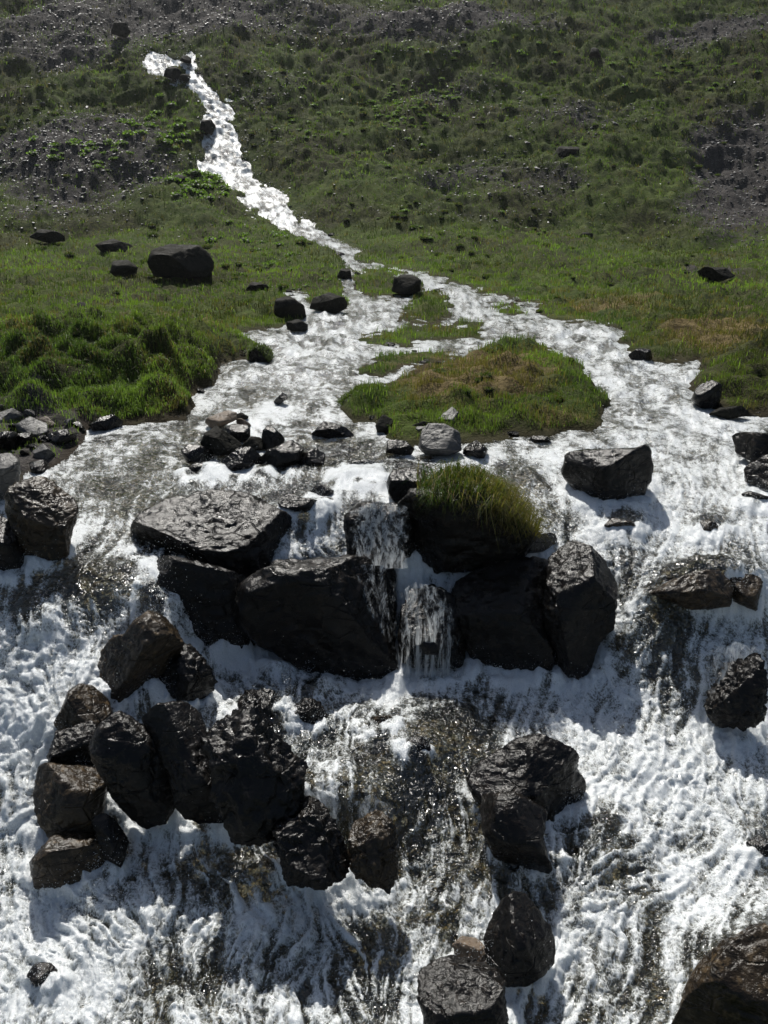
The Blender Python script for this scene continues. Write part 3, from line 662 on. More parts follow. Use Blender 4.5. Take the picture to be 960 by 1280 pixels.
# --- left edge
rock('large dark rock with a wet reddish top at the left margin', [(14,642),(15,617),(27,600),(45,593),(66,593),(77,610),(91,625),(96,645),(86,668),(76,700),(52,706),(24,690)], 'brown', depth=.55, planes=[(0,-.3,1,.72),(0,-1,-.1,.6)], nplanes=5, seed=81)
rock('black shaded rock below the dark reddish-topped rock', [(-30,660),(4,640),(34,660),(44,700),(22,722),(-30,718)], 'wet', depth=.5, seed=82)
rock('broad grey rock cut by the left edge of the picture', [(-40,585),(-12,568),(14,568),(26,578),(24,594),(19,610),(0,632),(-40,634)], 'grey', depth=.6, seed=83, planes=[(0,-.3,1,.7)])
S = [
 ('pale grey angular stone at the top left of the rubble', [(-14,520),(0,515),(18,511),(31,521),(16,536),(-14,538)], 'grey'),
 ('big rounded grey stone in the rubble heap', [(21,529),(40,520),(58,531),(60,543),(45,550),(24,540)], 'grey'),
 ('small reddish tan stone in the rubble heap', [(47,519),(58,519),(72,534),(62,541),(50,530)], 'tan'),
 ('dark pointed stone at the right of the reddish stone', [(62,524),(75,518),(90,531),(83,539),(70,539)], 'hill'),
 ('wide dark stone at the left edge under the pale angular one', [(-14,541),(0,539),(20,541),(25,550),(15,563),(-14,567)], 'wet'),
 ('grey pointed stone low in the rubble heap', [(42,562),(55,554),(69,570),(60,577),(44,573)], 'grey'),
 ('long black stone at the right foot of the rubble', [(60,540),(85,536),(89,545),(103,545),(95,557),(67,557)], 'wet'),
 ('square dark stone at the water edge above the reddish-topped rock', [(38,576),(57,574),(62,587),(50,596),(39,590)], 'wet'),
 ('thin dark stone lying on top of the rubble', [(43,515),(57,511),(71,517),(66,524),(47,522)], 'hill'),
 ('dark stone under the big rounded grey one', [(21,541),(40,541),(48,552),(31,560),(21,551)], 'wet'),
 ('dark mossy stone under the turf edge right of the rubble', [(86,528),(100,526),(106,538),(92,543)], 'wet'),
 ('low black stone at the foot of the turf bank', [(111,529),(126,521),(141,518),(157,528),(148,538),(115,537)], 'wet'),
 ('flat tan slab lying on top of the midstream rock pile', [(255,527),(260,521),(285,513),(297,517),(295,526),(280,532),(267,537)], 'tan'),
 ('small round stone beside the tan slab of the rock pile', [(294,518),(302,515),(311,521),(307,528),(297,526)], 'hill'),
 ('thin slanting stone behind the top of the rock pile', [(294,523),(302,523),(315,531),(312,536),(297,532)], 'tan'),
 ('large wedge with a pale ridge in the middle of the rock pile', [(251,552),(257,540),(272,532),(285,542),(303,557),(291,568),(272,570),(254,563)], 'hill'),
 ('black wedge at the left end of the rock pile', [(226,562),(235,553),(247,555),(265,564),(269,577),(234,579)], 'wet'),
 ('dark block under the tan slab of the rock pile', [(280,533),(295,529),(313,532),(312,547),(302,557),(286,546)], 'wet'),
 ('rounded dark stone in the centre of the rock pile', [(301,557),(315,545),(328,547),(333,562),(305,564)], 'hill'),
 ('upright dark stone at the right of the rock pile', [(327,548),(329,537),(336,531),(346,537),(356,547),(356,562),(332,564)], 'wet'),
 ('big black stone at the front foot of the rock pile', [(266,580),(285,570),(297,560),(317,558),(328,574),(332,587),(302,593),(270,590)], 'wet'),
 ('wide black stone at the right foot of the rock pile', [(326,572),(335,562),(365,550),(381,560),(376,577),(360,586),(330,587)], 'wet'),
 ('last low stone at the right end of the rock pile', [(364,576),(372,569),(395,560),(407,567),(405,582),(370,588)], 'wet'),
 ('flat black stone awash at the left front of the rock pile', [(230,584),(245,578),(267,581),(272,591),(235,593)], 'wet'),
 ('low pyramid-shaped dark stone alone right of the rock pile', [(388,543),(405,526),(420,529),(435,536),(444,546),(410,549)], 'wet'),
 ('small pointed dark stone in the white water behind the rock pile', [(341,502),(356,488),(360,498),(345,508)], 'wet'),
 ('awash dark stone right of the rock pile', [(424,588),(442,575),(460,577),(464,587),(427,593)], 'wet'),
 ('long black slab behind the flat-topped boulder', [(346,621),(360,615),(375,621),(390,624),(411,630),(401,640),(370,641),(349,632)], 'wet'),
 ('round black stone above the long black slab', [(386,612),(402,604),(418,614),(411,625),(394,625)], 'wet'),
 ('low dark stone left of the cracked boulder', [(424,598),(455,590),(476,596),(472,605),(430,606)], 'wet'),
 ('small wet stone at the left tip of the grassy island', [(469,532),(479,517),(492,525),(494,539),(472,541)], 'hill'),
 ('light grey pointed stone on the island edge', [(543,527),(565,507),(576,519),(576,532),(559,536)], 'grey'),
 ('big rounded grey boulder on the front edge of the island', [(523,560),(527,537),(535,529),(556,530),(576,540),(578,563),(559,570),(531,568)], 'grey'),
 ('black stone right of the big grey island boulder', [(577,568),(583,552),(594,549),(610,561),(606,574)], 'wet'),
 ('black stone left of the big grey island boulder', [(482,566),(485,549),(508,551),(519,561),(514,570)], 'wet'),
 ('pale elongated stone lying in the island turf', [(616,497),(630,498),(645,512),(631,513),(619,505)], 'grey'),
 ('flat grey stone half sunk in the brown island turf', [(570,507),(583,498),(602,498),(611,508),(592,513)], 'grey'),
 ('small dark stone in the middle of the island turf', [(612,488),(627,487),(630,495),(616,498)], 'hill'),
 ('grey stone near the left top of the island', [(557,485),(570,476),(586,478),(590,487),(562,491)], 'hill'),
 ('flat slab slanting at the left of the island', [(497,539),(529,526),(541,529),(532,536),(502,544)], 'hill'),
 ('short grey stone in front of the slanting slab', [(512,546),(521,533),(534,533),(528,548)], 'grey'),
 ('stub of dark rock awash in the pool', [(438,586),(440,576),(456,573),(477,580),(464,590)], 'wet'),
 ('dark pointed stone awash left of the cracked boulder', [(451,602),(456,590),(471,585),(479,600),(458,606)], 'wet'),
 ('dark stone at the foot of the right turf bank', [(785,445),(795,436),(812,436),(817,450),(792,452)], 'wet'),
 ('black stone under the right bank edge beside the white water', [(866,502),(870,484),(884,472),(900,480),(900,508),(880,512)], 'wet'),
 ('flat wet stone in front of the right bank', [(884,520),(900,511),(925,506),(940,516),(912,524)], 'hill'),
 ('pale stone on the right bank', [(912,430),(920,423),(930,426),(928,437),(914,438)], 'grey'),
 ('low grey stone in the grass of the right bank', [(660,552),(664,545),(684,545),(690,553)], 'wet'),
]
for lb, ol, mt in S:
    rock(lb, ol, mt, depth=.6, name='stone', cat='stone', sink=.2, planes=[(random.uniform(-.3, .3), -.35, 1, random.uniform(.55, .85))], nplanes=7, box=.55)

# hillside boulders
HB = [
 ('largest boulder on the left meadow, dark with a grey top', [(180,334),(190,315),(215,305),(250,308),(268,322),(273,345),(230,348),(185,344)]),
 ('smaller dark boulder left of the largest meadow boulder', [(137,340),(142,327),(158,324),(172,334),(168,346),(145,346)]),
 ('dark boulder on the bank above the left side channel', [(342,392),(345,374),(362,370),(380,382),(384,398),(355,400)]),
 ('round dark stone at the mouth of the left side channel', [(354,412),(358,402),(374,399),(385,406),(384,415)]),
 ('flat pale boulder in the lower left meadow', [(120,412),(128,402),(145,399),(160,407),(155,413)]),
 ('pale tan outcrop in the left meadow near the side channel', [(183,402),(192,392),(212,392),(218,401)]),
 ('dark stone in the middle of the left meadow', [(92,384),(100,376),(110,380),(108,387)]),
 ('long low boulder above the left meadow at the picture edge', [(38,296),(52,286),(72,290),(86,300),(60,304)]),
 ('grey boulder left of the largest boulder, higher on the slope', [(120,306),(140,298),(164,306),(170,316),(130,318)]),
 ('small tan stone right of the largest meadow boulder', [(306,362),(316,352),(334,356),(336,366)]),
 ('mossy boulder between the channels', [(386,386),(392,372),(412,366),(430,372),(438,384),(420,392)]),
 ('mossy boulder at the head of the right channel', [(489,364),(492,348),(510,341),(526,350),(526,364),(508,369)]),
 ('dark rock splitting the top of the waterfall', [(204,96),(208,86),(220,83),(228,90),(226,100)]),
 ('second dark rock in the top of the waterfall', [(222,100),(228,92),(238,94),(240,102)]),
 ('dark rock at the right of the waterfall top', [(224,76),(230,68),(240,72),(238,80)]),
 ('dark rock on the left side of the upper waterfall', [(248,166),(252,152),(264,148),(270,158),(264,168)]),
 ('small dark boulder high on the right slope', [(736,70),(740,58),(748,62),(752,72)]),
 ('grey boulder high on the left slope', [(138,42),(144,28),(158,26),(164,38),(156,46)]),
 ('rounded boulder left of the waterfall foot', [(210,232),(214,220),(228,218),(234,228),(230,238)]),
 ('dark boulder on the middle of the right slope', [(690,196),(700,182),(722,184),(728,196),(708,202)]),
 ('pale boulder low on the right slope', [(722,296),(730,290),(742,292),(742,300)]),
 ('dark rock outcrop low on the right slope near the edge', [(866,346),(880,334),(905,334),(918,344),(900,352)]),
 ('second dark outcrop low on the right slope', [(838,344),(846,338),(862,340),(864,348)]),
 ('small mossy boulder beside the middle of the falls', [(420,348),(426,336),(438,336),(440,350)]),
]
for lb, ol in HB:
    rock(lb, ol, 'hill', depth=.7, front=.05, planes=[(0, -.2, 1, .7)], nplanes=8)

# froth collars where the current strikes the boulders
for (o_, amt) in COLLARS:
    lo, hi = o_.min(0)-40, o_.max(0)+40
    c0, c1 = np.searchsorted(gc, lo[0]), np.searchsorted(gc, hi[0]); r0, r1 = np.searchsorted(gr, lo[1]), np.searchsorted(gr, hi[1])
    cc_, rr_ = C[r0:r1, c0:c1], R[r0:r1, c0:c1]
    if cc_.size == 0: continue
    q = polysd([tuple(p) for p in o_], cc_, rr_)
    wgt = np.exp(-(np.clip(np.abs(q+4)-5, 0, None)/9.0)**2)*sstep(o_[:, 1].mean()-.1*np.ptp(o_[:, 1]), o_[:, 1].max(), rr_)
    FO[r0:r1, c0:c1] += amt*wgt*(.8+1.6*pn(X[r0:r1, c0:c1]*6, Yw[r0:r1, c0:c1]*6, Z[r0:r1, c0:c1]*6, 120))
    W[r0:r1, c0:c1, 2] += .055*wgt*wm[r0:r1, c0:c1]*(BY[r0:r1, c0:c1] < 9)

fw, usedw = grid_faces(wm)
me = new_mesh('stream_water', W.reshape(-1, 3)[usedw], faces4=fw)
fattr(me, 'foam', FO.ravel()[usedw])
link(me, 'stream_water', M_WATER, kind='structure')

# ------------------------------------------------------------------ small stones (shared shapes, each its own object)
protos = []
for i in range(14):
    rs = np.random.default_rng(200+i)
    v, f = ico(3)
    w = v*np.array([1, rs.uniform(.6, .9), rs.uniform(.38, .7)])
    for _ in range(11):
        n = rs.normal(size=3); n /= np.linalg.norm(n); p = w @ n; d = p.max()*rs.uniform(.6, .85); w = w - np.clip(p-d, 0, None)[:, None]*n*.95
    w = w + v*(pn(w[:, 0]*2+i*9, w[:, 1]*2, w[:, 2]*2, 5)*.12 + pn(w[:, 0]*6+i*9, w[:, 1]*6, w[:, 2]*6, 6)*.05)[:, None]
    protos.append((w, f))
pm = {}
for mt in ('hill', 'grey', 'wet', 'scree'):
    pm[mt] = []
    for w, f in protos:
        me = new_mesh('stone_shape', w, faces3=f, smooth=False); me.materials.append(M_ROCK[mt]); pm[mt].append(me)

def zone_pts(zones, n, cond=None):
    out = []
    while len(out) < n:
        z = zones[rng.choice(len(zones), p=np.array([q[4] for q in zones])/sum(q[4] for q in zones))]
        a = rng.uniform(0, 2*math.pi); q = math.sqrt(rng.uniform())
        c_, r_ = z[0]+z[2]*q*math.cos(a), z[1]+z[3]*q*math.sin(a)
        s_ = float(gsamp(sd, np.array(c_), np.array(r_)))
        if cond is None or cond(s_): out.append((c_, r_))
    return out

RUB = [
 ('small grey scree stone on the left slope below the waterfall head', 'scree stones on the left slope', [(110,220,120,55,3),(60,150,70,40,1)], 55, (3.0, 5.5), 'scree'),
 ('small grey scree stone on the right slope', 'scree stones on the right slope', [(920,230,60,80,2),(640,240,90,20,1),(700,150,120,50,1)], 40, (2.6, 5.0), 'scree'),
 ('small stone high on the slope near the top of the picture', 'stones near the top of the slope', [(200,30,200,25,1),(880,40,100,25,1)], 12, (2.5, 4.5), 'scree'),
]
for lb, gp, zones, n, (s0, s1), mt in RUB:
    pts = zone_pts(zones, n, lambda s_: s_ < -3)
    for c_, r_ in pts:
        p = gsamp(G, np.array(c_), np.array(r_)); s_ = (s0 + (s1-s0)*rng.uniform()**2.2)*p[1]/F
        o = bpy.data.objects.new('stone', pm[mt][rng.integers(14)]); COL.objects.link(o)
        o.location = (p[0], p[1], p[2]+s_*.15); o.scale = (s_*1.1, s_, s_*.6); o.rotation_euler = (rng.uniform(-.3, .3), rng.uniform(-.3, .3), rng.uniform(0, 6.28))
        o['label'] = lb; o['category'] = 'stone'; o['group'] = gp
# rubble filling the left heap
for k in range(30):
    c_ = rng.uniform(-40, 100); r_ = rng.uniform(526, 596)
    if r_ > 600 - max(c_, 0)*.42: r_ = 600 - max(c_, 0)*.42 - rng.uniform(0, 25)
    p = gsamp(G, np.array(c_), np.array(r_)); s_ = rng.uniform(4, 10)*p[1]/F
    o = bpy.data.objects.new('stone', pm[['hill', 'wet', 'grey'][k % 3]][rng.integers(14)]); COL.objects.link(o)
    o.location = (p[0], p[1], p[2]+s_*.25); o.scale = (s_, s_, s_); o.rotation_euler = (rng.uniform(-.5, .5), rng.uniform(-.5, .5), rng.uniform(0, 6.28))
    o['label'] = 'small filler stone among the rubble heap at the left water edge'; o['category'] = 'stone'; o['group'] = 'rubble stones at the left water edge'

# wet stones strung along the water's edge
pts = []
while len(pts) < 104:
    c_, r_ = rng.uniform(170, 960), rng.uniform(235, 560)
    s_ = float(gsamp(sd, np.array(c_), np.array(r_)))
    if -4 < s_ < 3.5: pts.append((c_, r_))
for k, (c_, r_) in enumerate(pts):
    p = gsamp(G, np.array(c_), np.array(r_)); s_ = (2.0+6.5*rng.uniform()**2.5)*p[1]/F
    o = bpy.data.objects.new('stone', pm[['wet', 'wet', 'hill'][k % 3]][rng.integers(14)]); COL.objects.link(o)
    o.location = (p[0], p[1], p[2]+s_*.1); o.scale = (s_*1.3, s_, s_*.8); o.rotation_euler = (rng.uniform(-.3, .3), rng.uniform(-.3, .3), rng.uniform(0, 6.28))
    o['label'] = 'small dark wet stone at the edge of the running water'; o['category'] = 'stone'; o['group'] = 'wet stones along the water edge'

def merge_stones(name, cs, rs_, sizes, mat, label, cat):
    g = gsamp(G, cs, rs_)
    v2, f2 = ico(1)
    base = []
    for i in range(8):
        q = np.random.default_rng(900+i); w = v2*np.array([1, q.uniform(.6, .9), q.uniform(.4, .7)])*q.uniform(.75, 1.2, (len(v2), 1)); base.append(w)
    base = np.array(base)
    n = len(cs); sel = rng.integers(0, 8, n); th = rng.uniform(0, 6.28, n)
    b = base[sel]; co, si = np.cos(th)[:, None], np.sin(th)[:, None]
    vx = b[..., 0]*co - b[..., 1]*si; vy = b[..., 0]*si + b[..., 1]*co
    V = np.stack([vx, vy, b[..., 2]*.7], -1)*sizes[:, None, None] + g[:, None, :]
    Fc = f2[None] + (np.arange(n)*len(v2))[:, None, None]
    me = new_mesh(name, V.reshape(-1, 3), faces3=Fc.reshape(-1, 3), smooth=False)
    return link(me, name, mat, label=label, cat=cat, kind='stuff')

n = 90000
cs = rng.uniform(-60, 1020, n); rs_ = rng.uniform(-20, 330, n)
sc_v = gsamp(scree, cs, rs_); keep = (gsamp(sd, cs, rs_) < -3) & (rng.uniform(size=n) < np.clip((sc_v-.25)*1.7, .03, .8))
cs, rs_ = cs[keep], rs_[keep]
merge_stones('scree', cs, rs_, (0.4 + 1.9*rng.uniform(size=len(cs))**3.5)*baseY(cs, rs_)/F, M_ROCK['scree'], 'fine grey scree scattered over the hillside', 'scree')
n = 16000
cs = rng.uniform(150, 980, n); rs_ = rng.uniform(60, 560, n); q = gsamp(sd, cs, rs_); keep = (q > -5) & ((q < 3) | ((rs_ < 420) & (rng.uniform(size=n) < .10))) & (pn(cs/30, rs_/18, cs*0, 98) > -.05); cs, rs_ = cs[keep], rs_[keep]
merge_stones('shore_pebbles', cs, rs_, (.7 + 2.0*rng.uniform(size=len(cs))**2)*baseY(cs, rs_)/F, M_ROCK['wet'], 'small dark pebbles along the water edge', 'pebbles')
M_ROCK['bedstone'] = mat_rock('bed_stone', (.05, .038, .022), (.10, .07, .036), (.17, .125, .065), .4, .2)
# pebbles on the stream bed and in the turf edge
n = 5000
cs = rng.uniform(-60, 1020, n); rs_ = rng.uniform(540, 1290, n); keep = gsamp(sd, cs, rs_) > 6; cs, rs_ = cs[keep], rs_[keep]
merge_stones('bed_pebbles', cs, rs_, (2 + 16*rng.uniform(size=len(cs))**4)*baseY(cs, rs_)/F*.8, M_ROCK['bedstone'], 'brown pebbles lying on the stream bed', 'pebbles')

# ------------------------------------------------------------------ blades
def blades(name, root, length, width, lean, col, bend=.5, label=None, cat='grass', parent=None, kind='stuff', mat=None, segs=2, droop=1.0):
    n = len(root)
    th = rng.uniform(0, 2*math.pi, n)
    side = np.stack([np.cos(th), np.sin(th), np.zeros(n)], -1)*width[:, None]*.5
    up = np.array([0, 0, 1.0])
    d = lean
    L = length[:, None]
    mid = root + (up*.62*L + d*L*.25)
    tip = root + (up*(.95 - droop*bend*np.linalg.norm(d, axis=1, keepdims=True))*L + d*L*.95)
    V = np.stack([root-side, root+side, mid-side*.75, mid+side*.75, tip], 1)
    i = np.arange(n)[:, None]*5
    q = i + np.array([[0, 1, 3, 2]]); t = i + np.array([[2, 3, 4]])
    me = new_mesh(name, V.reshape(-1, 3), faces4=q, faces3=t, smooth=False)
    shade = np.repeat(col, 5, axis=0)
    cattr(me, 'tint', shade)
    return link(me, name, mat or M_BLADE, parent=parent, label=label, cat=cat if label else None, kind=kind)

def field(cr, rr, n, len_px, lmin, lmax, tilt, name, label, patchy=0.0):
    cs = rng.uniform(*cr, n); rs_ = rng.uniform(*rr, n)
    s_ = gsamp(sd, cs, rs_); p = gsamp(G, cs, rs_); m = p[:, 1]/F
    scv = gsamp(scree, cs, rs_); dr = gsamp(dry, cs, rs_)
    pt = pn(p[:, 0]/.5, p[:, 1]/.5, p[:, 2]*0, 81); pt2 = pn(p[:, 0]/2.2, p[:, 1]/2.2, p[:, 2]*0, 82)
    fade = np.clip((rs_ - rr[0])/45, 0, 1) if rr[0] > 200 else np.clip((rr[1]-rs_)/50, 0, 1)
    keep = (s_*m < -.05 - .04*rng.uniform(size=n)) & (rng.uniform(size=n) < fade) & (pt > rng.uniform(-.55, -.15, n)) & (rng.uniform(size=n) > np.clip((scv-.35)*2.2, 0, .96)) & (rng.uniform(size=n) > patchy*(.5-pt))
    cs, rs_, p, m, dr, pt, pt2 = cs[keep], rs_[keep], p[keep], m[keep], dr[keep], pt[keep], pt2[keep]
    n = len(cs)
    pt4 = pn(p[:, 0]/.22, p[:, 1]/.22, p[:, 2]*0, 84)
    L = np.clip(len_px*m*(.3+1.1*rng.uniform(size=n)**1.5)*(1+(.8 if name == 'bank_grass' else 1.5)*pt+1.0*pt4), lmin, lmax)
    W_ = np.clip(.55*m, .004, 1)*rng.uniform(.8, 1.5, n)
    d = rng.normal(size=(n, 3))*tilt; d[:, 2] = 0; d[:, 1] -= .12
    lift = 1.7 if name == 'bank_grass' else (1.5 if name == 'hillside_grass' else 1.9)
    g1 = np.array([.020, .032, .008])*lift; g2 = np.array([.055, .078, .015])*lift; g3 = np.array([.13, .100, .042]); g4 = np.array([.10, .14, .025])*lift
    k = np.clip(.5+pt2*1.3+rng.normal(size=n)*.2, 0, 1)[:, None]
    c = g1*(1-k)+g2*k
    pt5 = pn(p[:, 0]/4.5, p[:, 1]/4.5, p[:, 2]*0, 89)[:, None]; c = c*(1+1.3*pt5)*np.array([1, 1, 1]) + np.clip(-pt5, 0, 1)*np.array([.02, .008, .003])
    c = np.clip(c, .004, 1)
    pt3 = pn(p[:, 0]/.9, p[:, 1]/.9, p[:, 2]*0, 83)
    kd = (rng.uniform(size=n) < np.clip(sstep(.25, .8, dr+pt3*.75)*.85+.05, 0, 1))[:, None]
    c = np.where(kd, g3*rng.uniform(.55, 1.15, (n, 1)), c)
    kb = (rng.uniform(size=n) < .06)[:, None]; c = np.where(kb & ~kd, g4, c)
    return blades(name, p, L, W_, d, c, label=label)

field((-60, 1020), (285, 575), 210000, 8, .02, .16, .28, 'meadow_grass', 'short green and straw coloured grass on the banks and island')
field((-60, 345), (440, 530), 60000, 9, .04, .14, .45, 'bank_grass', 'long green grass overhanging the left bank')
field((-60, 1020), (-25, 345), 170000, 3.0, .06, .30, .4, 'hillside_grass', 'rough dark turf covering the hillside', patchy=.9)

# leafy plants on the hillside: each clump is one thing, of one shape
def leaf_clump(seed, nl=90):
    r_ = np.random.default_rng(seed)
    V, Fq, Cc = [], [], []
    for i in range(nl):
        a = r_.uniform(0, 6.28); e = r_.uniform(.05, 1.35); rad = r_.uniform(.35, 1.0)
        cpt = np.array([math.cos(a)*math.cos(e), math.sin(a)*math.cos(e), math.sin(e)*.8])*rad
        n = cpt/np.linalg.norm(cpt)*.5 + r_.normal(size=3)*.5; n /= np.linalg.norm(n)
        t1 = np.cross(n, [0, 0, 1.]); t1 /= np.linalg.norm(t1)+1e-6; t2 = np.cross(n, t1)
        s_ = r_.uniform(.12, .24)
        b = len(V)
        V += [cpt - t2*s_, cpt + t1*s_*.6, cpt + t2*s_, cpt - t1*s_*.6]; Fq.append([b, b+1, b+2, b+3])
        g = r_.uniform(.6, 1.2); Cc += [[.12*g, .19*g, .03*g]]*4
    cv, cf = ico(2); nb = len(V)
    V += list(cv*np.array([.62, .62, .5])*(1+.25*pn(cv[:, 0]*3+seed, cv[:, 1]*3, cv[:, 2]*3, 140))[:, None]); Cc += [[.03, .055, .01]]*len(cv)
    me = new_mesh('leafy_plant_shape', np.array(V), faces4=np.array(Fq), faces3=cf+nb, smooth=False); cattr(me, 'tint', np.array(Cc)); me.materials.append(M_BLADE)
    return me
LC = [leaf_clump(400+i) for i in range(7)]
LZ = [
 ('bright green leafy plant on the left bank of the waterfall', 'leafy plants left of the waterfall', [(235,240,50,25,3),(210,150,30,50,2),(115,205,50,16,2),(250,236,38,14,4),(200,170,50,60,3),(320,310,70,25,3),(55,200,30,30,1)], 170, (2.6, 8.0)),
 ('bright green leafy plant on the slope right of the waterfall', 'leafy plants right of the waterfall', [(520,120,60,35,3),(480,170,50,60,2),(600,70,140,14,1),(850,100,100,30,1),(560,290,140,20,1),(380,150,50,50,1)], 165, (1.8, 4.5)),
 ('bright green leafy plant in the meadow beside the channels', 'leafy plants by the channels', [(360,360,60,30,1),(330,345,40,15,1)], 24, (2.5, 5)),
]
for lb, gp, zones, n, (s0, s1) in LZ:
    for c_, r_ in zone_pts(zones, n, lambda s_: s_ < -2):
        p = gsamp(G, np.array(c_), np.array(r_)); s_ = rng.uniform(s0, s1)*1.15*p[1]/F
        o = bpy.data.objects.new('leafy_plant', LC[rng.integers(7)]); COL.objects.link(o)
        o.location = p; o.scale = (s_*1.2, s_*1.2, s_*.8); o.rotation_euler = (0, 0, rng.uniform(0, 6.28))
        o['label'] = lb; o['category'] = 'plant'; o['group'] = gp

# grass tussocks standing out of the turf
def tussock(seed):
    r_ = np.random.default_rng(seed); n = 170
    a = r_.uniform(0, 6.28, n); q = r_.uniform(0, 1, n)**.6*.55
    root = np.stack([np.cos(a)*q, np.sin(a)*q, .18*(1-q*1.6)], -1)
    th = r_.uniform(0, 6.28, n); side = np.stack([np.cos(th), np.sin(th), 0*th], -1)*.035
    d = np.stack([np.cos(a), np.sin(a), 0*a], -1)*(q[:, None]*1.1+.1) + r_.normal(size=(n, 3))*.12; d[:, 2] = 0
    L = r_.uniform(.35, .95, n)[:, None]; up = np.array([0, 0, 1.])
    mid = root + up*.6*L + d*L*.3; tip = root + up*(.85-.4*np.linalg.norm(d, axis=1, keepdims=True))*L + d*L
    V = np.stack([root-side, root+side, mid-side*.8, mid+side*.8, tip], 1); i = np.arange(n)[:, None]*5
    cv, cf = ico(2); nb = n*5
    V = np.concatenate([V.reshape(-1, 3), cv*np.array([.62, .62, .34])])
    me = new_mesh('tussock_shape', V, faces4=i+np.array([[0, 1, 3, 2]]), faces3=np.concatenate([i+np.array([[2, 3, 4]]), cf+nb]), smooth=False)
    c = np.repeat(np.array([[.045, .07, .014]])*r_.uniform(.6, 1.5, (n, 1)), 5, axis=0); dd = np.repeat(r_.uniform(size=n) < .15, 5); c[dd] = [.13, .095, .04]
    cattr(me, 'tint', np.concatenate([c, np.full((len(cv), 3), [.022, .030, .009])])); me.materials.append(M_BLADE); return me
TM = [tussock(700+i) for i in range(6)]
for lb, gp, zones, n, (s0, s1) in [
   ('dark green grass tussock on the left meadow', 'grass tussocks on the left meadow', [(150,350,180,60,2),(320,340,90,60,1)], 60, (3.5, 8.5)),
   ('dark green grass tussock on the meadow right of the stream', 'grass tussocks on the right meadow', [(720,340,220,55,2),(560,300,100,40,1)], 70, (3, 7)),
   ('coarse dark tussock on the steep hillside', 'grass tussocks on the hillside', [(480,150,480,140,1)], 130, (2.5, 6)),
   ('coarse tussock on the edge of the left bank', 'grass tussocks on the left bank', [(170,485,150,38,1)], 14, (4, 8)),
   ('coarse tussock on the grassy island', 'grass tussocks on the island', [(620,480,130,50,1)], 18, (5, 10))]:
    for c_, r_ in zone_pts(zones, n, lambda s_: s_ < -4):
        p = gsamp(G, np.array(c_), np.array(r_)); s_ = rng.uniform(s0, s1)*p[1]/F
        o = bpy.data.objects.new('grass_tussock', TM[rng.integers(6)]); COL.objects.link(o)
        o.location = p; o.scale = (s_*1.3, s_*1.3, s_); o.rotation_euler = (0, 0, rng.uniform(0, 6.28))
        o['label'] = lb; o['category'] = 'tussock'; o['group'] = gp

# grass cap on the boulder
def tuft():
    n = 3800
    root_o = bpy.data.objects.new('grass_tuft', None); COL.objects.link(root_o); root_o.location = tuftrock.location
    root_o['label'] = 'thick tuft of long green grass with a backlit golden glow painted into its right side, hanging over a dark boulder'; root_o['category'] = 'grass tuft'
    me0 = tuftrock.data; vs = np.empty(len(me0.vertices)*3, np.float32); me0.vertices.foreach_get('co', vs); vs = vs.reshape(-1, 3)
    ns = np.empty(len(me0.vertices)*3, np.float32); me0.vertices.foreach_get('normal', ns); ns = ns.reshape(-1, 3)
    x0, x1 = vs[:, 0].min(), vs[:, 0].max()
    # cap: the upper surface, lower towards the right where the turf hangs down
    lim = np.interp(vs[:, 0], [x0, x0+.18*(x1-x0), x0+.3*(x1-x0), x1], [9, .42, .36, .02])
    ok = np.where((vs[:, 2] > lim) & (vs[:, 0] > x0+.16*(x1-x0)))[0]
    sel = rng.choice(ok, n); p = vs[sel] + rng.normal(size=(n, 3))*.02; nn_ = ns[sel]
    # turf cushion
    cen = vs[ok].mean(0)
    fx = (p[:, 0]-x0)/(x1-x0)
    L = rng.uniform(.05, .24, n)**1.0*(1+.5*pn(p[:, 0]*5, p[:, 1]*5, p[:, 2]*5, 141)*2); W_ = rng.uniform(.005, .009, n)
    d = nn_*np.array([1, 1, 0])*.8 + rng.normal(size=(n, 3))*.48; d[:, 0] += .3*fx; d[:, 2] = 0
    k = np.clip(fx*1.1 + rng.normal(size=n)*.25 - .15, 0, 1)[:, None]
    c = np.array([.036, .066, .012])*(1-k) + np.array([.13, .10, .028])*k  # golden towards the right: the backlit glow is put into the blade colour
    dead = rng.uniform(size=(n, 1)) < .14; c = np.where(dead, np.array([.16, .12, .06]), c)
    c *= rng.uniform(.7, 1.3, (n, 1))
    blades('blades', p, L, W_, d, c, parent=root_o, kind=None, bend=.75)
    # cushion under the blades
    v, f = ico(4)
    w = np.stack([v[:, 0]*.5*(x1-x0)*.80, v[:, 1]*.26, v[:, 2]*.10], -1)
    w[:, 2] += .33 - .32*np.clip(w[:, 0]/(.5*(x1-x0))+.1, 0, 1)*1.1; w[:, 0] += .08
    w += v*(pn(w[:, 0]*6, w[:, 1]*6, w[:, 2]*6, 91)*.08)[:, None]
    me = new_mesh('turf_cushion', w, faces3=f); 
    for nme in ('dry', 'scree', 'bed', 'bank'): fattr(me, nme, np.full(len(w), .25 if nme == 'dry' else 0))
    link(me, 'turf_cushion', M_GROUND, parent=root_o)
tuft()

